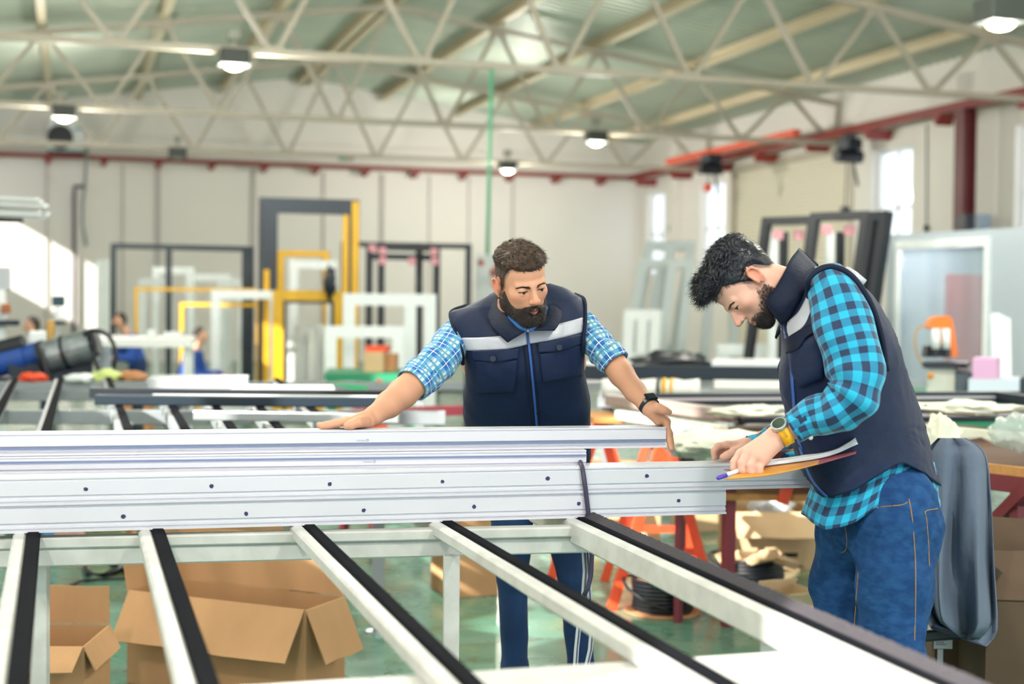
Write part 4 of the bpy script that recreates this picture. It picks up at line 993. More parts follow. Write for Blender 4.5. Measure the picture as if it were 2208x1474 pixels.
slab('stand_top', 1290, 1720, 8.7, 10.1, .88, .925, m_grey, ut)
for px, dd in ((1300, 8.75), (1700, 8.75), (1305, 9.2), (1705, 9.2)): slab('leg', px, px+12, dd, dd+.05, 0, .88, m_grey, ut)
dbar('white wrapped profile bundle right of the strapped roll', (1540, 838), (1700, 840), .93, .14, .06, m_wrap, 'wrapped_profile', 'bundle')
m_foam = mat('foam_sheet_cream', 'dfe0cf', rough=.9, bump=.5, bscale=25)
for i, (x, y, d_, r, l) in enumerate(((1630, 888, 7.0, (.24,.12,.03), 'cream foam sheet heap inside the flat dark frame left of the dark-haired man'), (2080, 880, 6.6, (.32,.14,.03), 'cream foam sheet heap inside the flat dark frame at the right'), (1560, 955, 6.3, (.26,.16,.05), 'crumpled white packaging below the red table between the men'), (1490, 950, 6.6, (.14,.12,.08), 'crumpled clear packaging right of the outstretched hand'), (2030, 960, 5.2, (.06,.06,.10), 'white torn foam next to the grey jacket'))):
    q = at_d(x, y, d_); crumple('packaging', l, 'packaging', tuple(q), r, m_foam if i != 3 else m_film, 30+i, amp=.5)
q = at_d(2190, 932, 5.6); crumple('plastic_bag', 'clear plastic bag hanging at the right edge below the flat dark frame', 'plastic bag', tuple(q), (.10,.08,.07), mat('clear_film', 'cfdcd6', .15, bump=.8, bscale=20, alpha=.5), 41)
o = obj('foam_strip', MB().grid([[at_d(1995 + i*24, 914 + 2*i + (24 + 6*math.sin(i*2.3))*j/4, 5.9) for j in range(5)] for i in range(12)]), m_foam, solid=.01, smooth=True); tag(o, 'cream foam strip hanging below the flat dark frame at the right', 'foam strip')
# crate / carton shelf under it
o = slab('carton', 2120, 2160, 6.2, 6.6, .5, .85, m_kraft, None); bpy.data.objects.remove(o)
sh = thing('shelf_rack', 'low shelf with tools and packaging beneath the red work table', 'shelf', tuple(gnd(1550, 6.9)))
slab('shelf_board', 1455, 1900, 6.6, 7.6, .60, .63, m_wood, sh)
for px, dd in ((1460, 6.7), (1890, 6.7), (1465, 7.5), (1895, 7.5)): slab('post', px, px+12, dd, dd+.04, 0, .6, mred, sh)
# power tools on the shelf
def drill(label, c, s, flip=1, mc=m_orange):
    t = thing('power_drill', label, 'power tool', tuple(c)); c = Vector(c)
    obj('motor_housing', MB().tube([c + Vector((-.09*s*flip,0,.14)), c + Vector((.05*s*flip,0,.14)), c + Vector((.09*s*flip,0,.14))], [.034, .034, .024], 12), mc, t, smooth=True)
    obj('chuck', MB().tube([c + Vector((.09*s*flip,0,.14)), c + Vector((.14*s*flip,0,.14))], [.022, .012], 10), m_black, t, smooth=True)
    obj('grip', MB().tube([c + Vector((-.05*s*flip,0,.12)), c + Vector((-.065*s*flip,0,.04))], [.024, .022], 10), m_black, t, smooth=True)
    obj('battery', MB().box((c.x-.11*s, c.y-.04, c.z), (c.x+.01, c.y+.04, c.z+.05)), m_black, t, bevel=.006)
q = at_z(1522, 1002, .632); drill('orange and black cordless drill between the two men on the shelf', (q.x, q.y+.1, .632), 1)
q = at_z(1496, 985, .632); drill('smaller orange drill left of the other, near the trestle', (q.x, q.y+.5, .632), 1, -1)
q = at_z(1350, 940, .632)
# trestles
def sawhorse(label, c, rz, W=.75, H=.86, m=m_orange):
    t = thing('sawhorse', label, 'sawhorse', tuple(c), rz)
    obj('top_bar', MB().bar((-W/2,0,H-.03), (W/2,0,H-.03), .07, .06), m, t, local=True)
    for sx in (-1, 1):
        for sy in (-1, 1): obj('leg', MB().bar((sx*W*.40, sy*.02, H-.06), (sx*W*.46, sy*.26, 0), .045, .045), m, t, local=True)
        obj('cross_brace', MB().bar((sx*W*.445, -.17, H*.33), (sx*W*.445, .17, H*.33), .035, .035), m, t, local=True)
    return t
sawhorse('orange steel sawhorse between the men, its near legs in the sunlight', gnd(1425, 7.35), 1.25, .8, .88)
sawhorse('red-orange sawhorse right beside the bearded man\'s vest', gnd(1296, 8.0), 1.2, .7, .88)
o = dbar('plywood plank across the orange sawhorses', (1262, 905), (1330, 905), .882, .5, .03, m_wood, 'plank', 'plank')
sawhorse('dark orange sawhorse with a crossed brace left of the bearded man', gnd(905, 9.0), .2, .9, .85, mred)
for i, (px, d_, w, h, l, m) in enumerate(((1370, 8.6, .3, .42, 'open brown carton between the orange sawhorses', m_card2), (1330, 9.8, .34, .3, 'carton on the floor behind the orange sawhorse', m_card), (1005, 7.4, .26, .42, 'brown carton standing by the bearded man\'s left side', m_card))):
    carton(l, gnd(px, d_), w, .3, h, yaw+.2*i, (120, 80, 100, 140), m=m)
# ================================================================ left-hand machines and workers
mb_ = mat('machine_blue', '1f4a9a', rough=.45); ml = mat('machine_grey', 'a4adb2', rough=.3, metal=.6, var=.6, vscale=9, col2='4d575e')
lm = thing('workbench', 'bench carrying the blue and steel cylinders at the left edge', 'workbench', tuple(gnd(60, 10.5)))
slab('benchtop', -160, 300, 10.45, 11.5, .86, .92, m_dgrey, lm)
for px, dd in ((-150, 10.5), (285, 10.5), (-145, 11.2), (290, 11.2)): slab('leg', px, px+12, dd, dd+.06, 0, .86, m_dgrey, lm)
am = thing('cutting_machine', 'blue and steel machine with black hose loops at the left edge', 'machine', tuple(at_d(80, 812, 10.7)))
def cyl(nm, a, b, r, m, n=20, par=am, d0=10.7, d1=10.7): return obj(nm, MB().tube([at_d(*a, d0), at_d(*b, d1)], r, n), m, par, smooth=False)
cyl('blue_motor', (-30, 790), (58, 768), .10, mb_); cyl('blue_motor_cap', (58, 768), (92, 758), .085, mb_); cyl('steel_drum', (100, 770), (200, 742), .125, ml); cyl('drum_collar', (92, 772), (102, 769), .135, m_black); cyl('drum_collar', (140, 759), (147, 757), .132, m_black)
cyl('end_flange', (200, 742), (212, 739), .10, m_dgrey); cyl('dark_hood', (-20, 760), (52, 742), .075, m_black)
for k_, pts in enumerate((((180,722),(200,712),(232,722),(249,756),(246,790)), ((196,714),(204,740),(205,775),(215,800)), ((78,740),(90,765),(100,800),(112,815)))):
    obj('hose', MB().tube([at_d(x, y, 10.55) for x, y in catmull(pts, 22)], .017, 8), m_blk, am, smooth=True)
obj('machine_foot', MB().box(*rect3(at_d(20, 812, 10.7) - Vector((0,.1,.0)), at_d(200, 770, 10.7) + Vector((0,.1,0)))), m_dgrey, am)
for i, (x, y) in enumerate(((115, 742), (152, 735), (172, 728), (60, 748))):
    cyl('valve_fitting', (x, y), (x+6, y-12), .03, m_alum, 10)
dp = thing('drill_press', 'drill press with a dark head rising behind the steel machine at left', 'drill press', tuple(gnd(124, 12.5)))
def bx2(nm, x0, x1, y0, y1, d_, dd, m, par, z0=None):
    a = at_d(x0, y1, d_); b = at_d(x1, y0, d_); return obj(nm, MB().box((a.x, a.y, z0 if z0 is not None else a.z), (b.x, a.y+dd, b.z)), m, par, bevel=.008)
bx2('head', 112, 140, 638, 660, 12.5, .25, mat('dark_teal_enamel', '1d4250', .5), dp); bx2('spindle_box', 118, 132, 660, 690, 12.5, .15, m_wfr, dp); bx2('column', 122, 128, 690, 730, 12.55, .05, m_alum, dp, 0.); bx2('work_table', 104, 142, 693, 700, 12.4, .3, m_dgrey, dp)
gm = thing('milling_machine', 'pale grey milling machine at the left edge below the profile rack', 'machine', tuple(gnd(0, 13)))
bx2('machine_head', -40, 20, 575, 625, 13, .4, mat('pale_grey_enamel', 'b4b8bf', .5), gm); bx2('machine_column', -40, 10, 625, 760, 13, .3, m_wfr, gm, 0.); bx2('orange_guard', 2, 22, 655, 675, 12.9, .2, mat('rust_brown', 'a5623a', .6), gm); bx2('work_table', -40, 40, 690, 702, 12.9, .4, m_dgrey, gm)
# bundle of silver profiles on a cantilever rack
rk = thing('cantilever_rack', 'cantilever rack arm holding silver profiles at the upper left', 'rack', tuple(gnd(-70, 12)))
a = gnd(-95, 12.2); obj('post', MB().box((a.x-.06, a.y-.06, 0), (a.x+.06, a.y+.06, 3.2)), m_dgrey, rk); q = at_d(-90, 464, 12.1); e = at_d(48, 466, 12.1); obj('rack_arm', MB().bar(Vector((a.x, a.y, q.z-.02)), Vector((e.x, a.y, q.z-.02)), .05, .05), m_dgrey, rk)
rg = random.Random(4)
for i in range(16):
    y0 = 424 + (i % 8)*5 + rg.uniform(-2, 2); x1 = 105 - abs(i-4)*2.5 + rg.uniform(-16, 12); p = at_d(-160, y0 - 4, 12.3 + .1*(i//8)); q = at_d(x1, y0 + 4 + rg.uniform(0, 8), 11.9 + .12*(i//8))
    o = obj('aluminium_profile', MB().bar(p, q, .04, .025), m_alum if i % 3 else m_wfr); tag(o, 'silver profile on the upper left rack, %s from the top, %s layer' % (['topmost','second','third','fourth','fifth','sixth','seventh','lowest'][i % 8], 'rear' if i > 7 else 'front'), 'profile', 'silver profiles on the upper left rack')
# white work table of the distant worker
wt_ = thing('work_table', 'white-topped work table in front of the distant worker in blue', 'work table', tuple(gnd(310, 17)))
slab('tabletop', 205, 415, 16.2, 18.2, .98, 1.06, mat('white_table_top', 'eef0f0', .4), wt_)
for px, dd in ((215, 16.3), (395, 16.3), (222, 18.0), (400, 18.0)): slab('leg', px, px+10, dd, dd+.07, 0, .98, m_wfr, wt_)
slab('under_shelf', 225, 400, 16.5, 17.9, .42, .46, m_dgrey, wt_)
for i, (x0, x1, d_, z0, z1, m, l) in enumerate(((262, 325, 15.6, 0, .46, m_kraft, 'brown carton on the floor in front of the white work table'), (352, 388, 17.2, 1.06, 1.13, m_wfr, 'small white box on the white work table'), (318, 330, 17.0, 1.06, 1.16, m_wfr, 'white pot on the white work table'), (785, 826, 15, .78, .99, m_card2, 'printed carton on the green bench right of the yellow taped frame'), (828, 852, 15.2, .78, .96, m_kraft, 'darker carton right of the printed one on the green bench'))):
    o = slab('carton', x0, x1, d_, d_+.35, z0, z1, m, None); tag(o, l, 'box')
o = slab('orange_bag', 788, 835, 15.1, 15.3, .99, 1.05, m_orange, None); tag(o, 'orange bag on top of the printed carton', 'bag')
gb2 = thing('workbench', 'green workbench under the cartons right of the tall yellow taped frame', 'workbench', tuple(gnd(830, 15)))
slab('benchtop', 700, 900, 14.6, 15.8, .70, .78, m_green, gb2)
for px, dd in ((705, 14.7), (890, 14.7), (708, 15.7), (893, 15.7)): slab('leg', px, px+10, dd, dd+.07, 0, .7, m_green, gb2)
o = obj('green_support', MB().poly([at_d(712, 826, 9.7), at_d(790, 832, 9.7), at_d(788, 862, 9.7), at_d(776, 846, 9.7)], .08), mat('bright_green', '2faa74', .4)); tag(o, 'bright green clamp arm at the right end of the second roller table', 'clamp')
o = obj('safety_cone', MB().lathe([(.15,0),(.15,.02),(.10,.03),(.025,.62),(.02,.64)], gnd(818, 11.3) + Vector((0,0,.26)), 18), m_orange, smooth=True); tag(o, 'orange cone standing right of the green clamp arm', 'cone')
o = obj('cone_stand', MB().box(*rect3(gnd(795, 11.1), gnd(842, 11.6) + Vector((0,0,.26)))), m_dgrey); tag(o, 'dark crate under the orange cone', 'crate')
# distant workers
def worker(label, px, yhead, d, shirt, face=-1, lean=.1, tall=1.7, cap=None):
    h = at_d(px, yhead, d); t = thing('person', label, 'person', (h.x, h.y, 0)); s = Sdf(); H = h.z
    f = Vector((face*.9, -.35, 0)).normalized(); sd_ = Vector((-f.y, f.x, 0)); U = Vector((0,0,1)); g = Vector((h.x, h.y, 0)); sh = g - f*lean + U*(H-.27); hp = g - f*(lean+.12) + U*min(.92, H-.62)
    s.ell(h, (.078,.095,.115), None, .02).cone(h - U*.08 - f*.02, sh + U*.04, .055, .06, .02).ell(h + f*.10 - U*.02, (.02,.02,.025), None, .02)
    for q in (-1, 1): s.ell(h + sd_*.078*q, (.015,.02,.03), None, .01)
    s.cone(sh - U*.05, hp, .12, .11, .05).cone(sh + sd_*.16, sh - sd_*.16, .075, .075, .05)
    for q in (-1, 1):
        el_ = sh + sd_*.21*q + f*.10 - U*.26; wr_ = el_ + f*.24 + U*.02
        s.cone(sh + sd_*.18*q, el_, .055, .045, .03).cone(el_, wr_, .042, .03, .02)
        for k_ in range(4): s.cone(wr_ + sd_*(.012*k_-.02), wr_ + f*(.13-.01*abs(k_-1.5)) + sd_*(.02*k_-.03) - U*.04, .014, .009, .006)
        s.cone(wr_, wr_ + f*.06 - sd_*.045*q - U*.02, .015, .010, .008)
        kn_ = hp + sd_*.10*q + f*.04 - U*.42; ft_ = hp + sd_*.11*q - f*.0; ft_.z = .07
        s.cone(hp + sd_*.08*q, kn_, .085, .06, .03).cone(kn_, ft_, .058, .042, .02).cone(ft_, ft_ + f*.14 - U*.03, .04, .035, .02)
    Vw, Qw = sdf_mesh(s, *s.bounds(), .012); n = len(Vw); np_obj('body', Vw, Qw, m_skin, t, col=np.tile(lin('d9a78c'), (n, 1)))
    s2 = Sdf().cone(sh - U*.05, hp, .14, .13, .05).cone(sh + sd_*.17, sh - sd_*.17, .09, .09, .05)
    for q in (-1, 1):
        el_ = sh + sd_*.21*q + f*.10 - U*.26; wr_ = el_ + f*.22 + U*.02; s2.cone(sh + sd_*.19*q, el_, .07, .06, .03).cone(el_, wr_, .056, .046, .02)
    Vw, Qw = sdf_mesh(s2, *s2.bounds(), .014); np_obj('shirt', Vw, Qw, shirt, t)
    s3 = Sdf().cone(hp + U*.02, hp - U*.05, .125, .13, .03)
    for q in (-1, 1):
        kn_ = hp + sd_*.10*q + f*.04 - U*.42; ft_ = hp + sd_*.11*q; ft_.z = .11; s3.cone(hp + sd_*.07*q, kn_, .105, .075, .03).cone(kn_, ft_, .073, .06, .02)
    Vw, Qw = sdf_mesh(s3, *s3.bounds(), .014); np_obj('trousers', Vw, Qw, m_denim2, t)
    s4 = Sdf().ell(h - f*.018 + U*.018, (.088,.098,.112), None, .01); s4.ell(h + f*.12 - U*.06, (.12,.12,.13), None, .01, sub=True)
    Vw, Qw = sdf_mesh(s4, *s4.bounds(), .010); np_obj('hair', Vw, Qw, mat('dark_hair_far', '2b2624', .7), t)
m_bluesh = mat('royal_blue_shirt', '2450a8', rough=.8)
worker('distant worker in a royal blue shirt facing left behind the white work table', 258, 692, 20.5, m_bluesh, -1, .16)
worker('distant worker in dark blue seen small behind the steel machine at left', 68, 703, 17.5, mat('dark_blue_shirt', '1d3358', .8), -1, .14)
worker('worker in blue overalls turned away, half hidden by the white frame', 432, 724, 19.2, m_bluesh, 1, .1)
# ================================================================ fixtures on the walls and roof
ac = thing('air_conditioner', 'white air conditioner box with a round fan high on the back wall at left', 'air conditioner', tuple(at_y(142, 300, YB-.45)))
a = at_y(104, 334, YB-.1); b = at_y(180, 264, YB-.1)
obj('casing', MB().box((a.x, YB-.50, ZR+.12), (b.x, YB-.19, b.z)), m_wfr, ac, bevel=.02)
fc = at_y(130, 296, YB-.51); r_ = .30
obj('fan_grille', MB().lathe([(r_,0),(r_,.03),(r_*.3,.035),(.01,.035)], (fc.x, YB-.535, fc.z), 28, axis='y'), m_black, ac)
for k_ in range(3): obj('fan_ring', MB().tube([Vector((fc.x + r_*(.4+.25*k_)*math.cos(t), YB-.545, fc.z + r_*(.4+.25*k_)*math.sin(t))) for t in [2*PI*i/24 for i in range(24)]], .008, 5, closed=True), m_dgrey, ac)
q = at_y(168, 278, YB-.505); obj('badge', MB().box((q.x-.09, YB-.505, q.z-.03), (q.x+.09, YB-.50, q.z+.03)), mat('blue_badge', '6f95c8', .5), ac)
obj('bracket', MB().box((a.x-.02, YB-.52, ZR+.06), (b.x+.06, YB-.19, ZR+.12)), m_dgrey, ac)
mp = mat('dark_wall_pipe', '6d6670', rough=.5)
o = obj('wall_pipe', MB().tube([at_y(187, 318, YB-.55), at_y(185, 360, YB-.55), at_y(183, 402, YB-.2), at_y(178, 440, YB-.12), at_y(178, 480, YB-.12), at_y(186, 530, YB-.12)], .035, 8), mat('grey_cable_conduit', '8f9a98', .5), smooth=True); tag(o, 'grey conduit running down from the air conditioner', 'pipe')
o = obj('wall_pipe', MB().tube([at_y(183, 402, YB-.1), at_y(161, 402, YB-.1), at_y(160, 420, YB-.1), Vector((at_y(160, 420, YB-.1).x, YB-.1, .1))], .05, 8), mp, smooth=True); tag(o, 'dark square-bent downpipe on the back wall at left', 'pipe')
mg = mat('green_air_pipe', '5fb58c', rough=.4)
a = at_y(1060, 166, 19.4); a.z = ZB; b = at_y(1051, 548, 19.6); o = obj('air_pipe', MB().tube([a, b], .028, 10), mg, smooth=True); tag(o, 'thin green pipe hanging straight down above the bearded man', 'pipe')
bd = thing('notice_board', 'white notice board with orange cards behind the bearded man\'s head', 'board', tuple(at_d(1060, 600, 26)))
a = at_d(1026, 640, 26); b = at_d(1112, 548, 26); obj('board_panel', MB().box((a.x, a.y, .0), (b.x, a.y+.05, b.z)), m_wfr, bd)
rg = random.Random(2)
for i in range(14):
    x = a.x + .06 + rg.random()*(b.x-a.x-.12); z = b.z - .1 - rg.random()*.8; obj('card', MB().box((x-.05, a.y-.01, z-.045), (x+.05, a.y-.002, z+.045)), m_orange if i % 2 else mat('pale_card', 'e6cfc4', .7), bd)
for px, py, l in ((747, 340, 'small green and red exit sign high on the back wall'), ):
    q = at_y(px, py, YB-.25); o = obj('exit_sign', MB().box((q.x-.2, YB-.22, q.z-.07), (q.x+.2, YB-.18, q.z+.07)), mat('exit_green', '5f9c84', .5)); tag(o, l, 'sign'); obj('arrow_panel', MB().box((q.x+.05, YB-.23, q.z-.05), (q.x+.15, YB-.22, q.z+.05)), mat('exit_red', 'd8705a', .5), o)
q = at_x(1450, 492, XR); o = obj('exit_sign', MB().box((XR-.03, q.y-.2, q.z-.08), (XR, q.y+.2, q.z+.08)), mat('exit_green', '5f9c84', .5)); tag(o, 'small green sign on the right wall between the far windows', 'sign')
# hoists
def hoist(label, px, py, X, hook):
    q = at_x(px, py, X); t = thing('chain_hoist', label, 'hoist', tuple(q))
    obj('hanger', MB().box((X-.04, q.y-.05, q.z+.1), (X+.04, q.y+.05, ZR-.03)), m_dgrey, t)
    obj('trolley', MB().box((X-.16, q.y-.22, q.z-.05), (X+.16, q.y+.22, q.z+.16)), m_dgrey, t, bevel=.02)
    obj('motor', MB().tube([Vector((X-.3, q.y, q.z-.17)), Vector((X+.25, q.y, q.z-.17))], .13, 16), m_black, t)
    for sy in (-.14, .14): obj('trolley_wheel', MB().lathe([(.08,-.02),(.08,.02)], (X, q.y+sy, q.z+.2), 14, axis='x'), m_black, t)
    e = at_x(px, hook, X); obj('chain', MB().tube([Vector((X-.05, q.y, q.z-.2)), Vector((X-.08, q.y, e.z))], .016, 6), m_dgrey, t)
    obj('pendant_arm', MB().bar(Vector((X+.1, q.y+.1, q.z-.1)), Vector((X+.1, q.y-.15, q.z-.75)), .04, .04), m_dgrey, t)
    obj('hook_block', MB().box((X-.16, q.y-.07, e.z-.12), (X, q.y+.07, e.z+.06)), m_orange if hook < 430 else m_black, t, bevel=.02)
hoist('dark chain hoist with a red hook block on the orange beam', 1534, 348, 13.9, 402)
hoist('dark chain hoist with a long cable at the right end of the orange beam', 1832, 318, 14.55, 452)

# small goods around the left bench and under the second roller table
for i, (px, d_, w, h, z, m, l) in enumerate(((205, 9.4, .42, .34, 0, mat('yellow_carton', 'd8b45c', .8), 'yellowish carton on the floor seen between the rails at left'), (125, 9.0, .16, .30, 0, mat('blue_bag', '4f86c4', .5), 'blue and white printed bag under the second roller table'), (330, 9.0, .3, .16, 0, m_kraft, 'brown carton on the floor under the middle rails of the second roller table'), (150, 8.8, .12, .34, 0, mat('pink_pack', 'd9a49c', .6), 'pinkish packet beside the blue bag under the second roller table'), (60, 9.2, .2, .22, 0, m_dgrey, 'dark crate under the left end of the second roller table'))):
    c = gnd(px, d_); o = obj('carton', MB().box((c.x-w/2, c.y-.12, z), (c.x+w/2, c.y+.12, z+h), rz=-.3+.2*i), m, bevel=.008); tag(o, l, 'box')
for i, (x, y, d_, r, m, l) in enumerate(((228, 800, 10.3, (.10,.06,.05), mat('lime_glove', 'c8d88a', .7), 'pale green glove hanging on the left bench'), (280, 800, 10.4, (.13,.08,.04), m_kraft, 'brown packing paper on the left bench'), (170, 806, 10.2, (.09,.06,.035), m_wfr, 'white rag on the left bench below the steel drum'), (72, 806, 10.2, (.10,.06,.035), m_orange, 'small orange tool bag below the blue motor'))):
    q = at_d(x, y, d_); crumple('rag' if i != 3 else 'tool_bag', l, 'cloth' if i != 3 else 'bag', (q.x, q.y, .92 + r[2]*.7), r, m, 50+i, amp=.4, flat=-r[2]*.7)
for i, (x0, x1, y, d_, h, m, l) in enumerate(((62, 100, 748, 10.9, .12, m_wfr, 'white box part behind the blue motor at left'), (208, 240, 790, 10.9, .16, ml, 'grey metal block right of the steel drum'), (100, 118, 735, 11.0, .16, mat('brass', 'b08a4a', .35, .8), 'brass fitting block behind the steel drum'))):
    a = at_d(x0, y, d_); b = at_d(x1, y, d_); o = obj('machine_block', MB().box((a.x, a.y, .92), (b.x, a.y+.2, a.z+h)), m, bevel=.01); tag(o, l, 'machine part')
# ================================================================ heads
def cvec(r, u, b): return V3((R @ Vector((r, u, b))).normalized())
class Head:
    def __init__(s, O, X, Y, S=1.0):
        s.O = V3(O); s.Y = Y/np.linalg.norm(Y); X = X - s.Y*(X @ s.Y); s.X = X/np.linalg.norm(X); s.Z = np.cross(s.X, s.Y); s.S = S
        s.A = np.array([s.X, s.Y, s.Z])
    def w(s, x, y, z): return s.O + s.S*(x*s.X + y*s.Y + z*s.Z)
    def loc(s, P): return ((P - s.O) @ s.A.T)/s.S
    def build(s, B, neck, rn=.06, jaw=1.0, nose=1.0):
        w, A, S = s.w, s.A, s.S
        def el(c, r, k=.02, sub=False): B.ell(w(*c), np.array(r)*S, A, k*S, sub)
        def co(a, b, ra, rb, k=.01, sub=False): B.cone(w(*a), w(*b), ra*S, rb*S, k*S, sub)
        el((0,-.018,.043), (.073,.092,.079)); el((0,.035,.048), (.060,.055,.055), .03); el((0,.040,-.015), (.056,.050,.055), .03)
        el((0,.028,-.056), (.053*jaw,.054,.046), .03); el((0,.074,-.093), (.022,.018,.016), .03); el((0,.079,-.047), (.022,.017,.014), .012); el((0,.080,-.083), (.018,.014,.012), .012)
        for q in (-1, 1):
            co((q*.048*jaw,.002,-.058), (q*.018,.070,-.095), .016, .014, .025); el((q*.040,.060,-.014), (.021,.020,.017), .025)
            co((q*.044,.074,.021), (q*.010,.091,.020), .0075, .008, .014)
        co((0,.088,.020), (0,.113*nose,-.022), .0078, .009, .012); co((0,.080,-.004), (0,.100,-.024), .0115, .0105, .010); co((0,.088,-.034), (0,.110,-.031), .0065, .0070, .006); el((0,.1165*nose,-.027), (.0105,.0105,.0095), .008)
        for q in (-1, 1):
            el((q*.0125,.104,-.031), (.0072,.0095,.0068), .006)
            el((q*.0315,.1005,.004), (.0155,.012,.010), .012, True)
            el((q*.0315,.0790,.0075), (.0155,.0135,.0085), .004); el((q*.0315,.0775,-.0060), (.0145,.0130,.0060), .004)
            el((q*.0068,.106,-.0400), (.0030,.0040,.0034), .002, True)
            co((q*.019,.089,-.0605), (q*.004,.099,-.0575), .0035, .0052, .006); co((q*.016,.090,-.069), (0,.097,-.070), .004, .0060, .006)
            # ear: shell, rolled rim, hollow
            el((q*.077,-.016,.000), (.0080,.0165,.0290), .008)
            e = [(q*.079,.000,-.020), (q*.082,-.004,.012), (q*.086,-.014,.027), (q*.088,-.028,.020), (q*.087,-.031,.000), (q*.083,-.022,-.020), (q*.079,-.010,-.028)]
            for a, b in zip(e, e[1:]): co(a, b, .0042, .0042, .004)
            el((q*.0885,-.014,.005), (.0065,.0095,.0150), .004, True); el((q*.087,-.006,-.006), (.006,.005,.006), .003, True)
            co((q*.083,-.002,-.004), (q*.082,.000,-.011), .0035, .003, .003)
        B.cone(w(0,-.022,-.035), neck, rn*S, rn*1.08, .02)
def hair_parts(Hd, B, parent, kind, mats, seed=1):
    """hair, beard, brows, eyes on a finished head implicit B"""
    m_h, m_b = mats; rg = np.random.default_rng(seed)
    def reg(q):
        ph = np.degrees(np.arctan2(np.abs(q[:, 0]), q[:, 1]+.012))
        if kind == 1: hl = np.interp(ph, [0, 25, 42, 55, 68, 78, 88, 100, 118, 140, 180], [.066, .068, .074, .050, .020, -.012, -.02, .030, .005, -.035, -.045])
        else: hl = np.interp(ph, [0, 25, 42, 55, 66, 76, 86, 98, 118, 140, 180], [.062, .066, .066, .040, .022, -.002, -.012, .032, .012, -.030, -.045])
        return q[:, 2]-hl, ph
    sm = lambda x: np.clip(x, 0, 1)**2*(3-2*np.clip(x, 0, 1))
    def hf(P, c=None, rad=None):
        q = Hd.loc(P); rd, ph = reg(q); top = sm((q[:, 2]-.055)/.045); fr = sm((q[:, 1]-.0)/.07)*top
        if kind == 1: th = .0012 + .0125*top + .0*fr - .004*sm((q[:, 1]-.055)/.03)*top
        else: th = .0045 + .012*top + .013*fr + .003*sm((-q[:, 1])/.05)
        n = .0016*np.sin(q[:, 0]*230+6*np.sin(q[:, 1]*60)+3*np.sin(q[:, 2]*90)) + .0012*np.sin(q[:, 1]*170+q[:, 0]*330+4*np.sin(q[:, 2]*70)) + .0010*np.sin(q[:, 2]*400+q[:, 0]*240)
        if kind == 2: n = n*1.6 + .003*fr*np.sin(q[:, 0]*180+q[:, 2]*120)
        ear = (np.abs(q[:, 0]) > .0725) & (q[:, 1] < .014) & (q[:, 1] > -.040) & (q[:, 2] < .032)
        th = (th + n*(.25+top*1.3))*sm(rd/(.018 if kind == 1 else .030) + .12) - .0035*(rd < .0); th = np.where(ear, -.004, th)
        return B(P, c, rad) - th
    lo, hi = Hd.O-.16, Hd.O+.17
    Vh, Qh = sdf_mesh(Fn(hf), lo, hi, .0026)
    q = Hd.loc(Vh); rd, _ = reg(q); keep = (rd > -.003) & ~((np.abs(q[:, 0]) > .0725) & (q[:, 1] < .014) & (q[:, 1] > -.040) & (q[:, 2] < .030)); kf = keep[Qh].all(1); Qh = Qh[kf]
    Qh, Vh = compact(Qh, Vh)
    ho = np_obj('hair', Vh, Qh, m_h, parent)
    # strands
    def strands(Vx, Qx, n, length, width, dirf, m, name, par, lift=.35, noise=.5, thick=None):
        T = Vx[Qx]; cen = T.mean(1); nr = np.cross(T[:, 2]-T[:, 0], T[:, 3]-T[:, 1]); nr /= np.linalg.norm(nr, axis=1)[:, None]+1e-12
        i = rg.integers(0, len(cen), n); c = cen[i] + rg.normal(size=(n, 3))*.0012; nn = nr[i]; q = Hd.loc(c)
        d = dirf(q) @ Hd.A; d = d + rg.normal(size=(n, 3))*noise*.35; d = d - nn*(d*nn).sum(1)[:, None]; d /= np.linalg.norm(d, axis=1)[:, None]+1e-9
        L = length(q)*rg.uniform(.6, 1.2, n); L = L[:, None]
        side = np.cross(d, nn); wd = width*rg.uniform(.6, 1.3, (n, 1))
        p0 = c - nn*.001; p1 = c + d*L*.5 + nn*L*lift*.8; p2 = c + d*L + nn*L*lift*.9 - nn*L*.12
        Vs = np.stack([p0-side*wd, p0+side*wd, p1-side*wd*.8, p1+side*wd*.8, p2-side*wd*.15, p2+side*wd*.15], 1).reshape(-1, 3)
        b = np.arange(n)[:, None]*6; Qs = np.concatenate([b+np.array([[0,1,3,2]]), b+np.array([[2,3,5,4]])])
        o = np_obj(name, Vs, Qs, m, par, smooth=False); o['kind'] = 'stuff'; return o
    if kind == 1:
        dr = lambda q: np.stack([-.55 + 0*q[:, 0] + .5*np.sign(q[:, 0])*(q[:, 2] < .05), .55 + 0*q[:, 1], -.35 - .8*(q[:, 2] < .06)], 1)
        strands(Vh, Qh, 9000, lambda q: .004 + .012*sm((q[:, 2]-.05)/.04), .00045, dr, m_h, 'hair_strands', ho, .22)
    else:
        dr = lambda q: np.stack([.1*np.sin(q[:, 2]*200), .35+.6*(q[:, 2] > .06)+0*q[:, 1], -.7*(q[:, 2] < .07) + .3*(q[:, 1] > .05)], 1)
        strands(Vh, Qh, 9000, lambda q: .005 + .014*sm((q[:, 2]-.04)/.05) + .010*sm((q[:, 1]-.02)/.06), .00045, dr, m_h, 'hair_strands', ho, .38, 1.1)
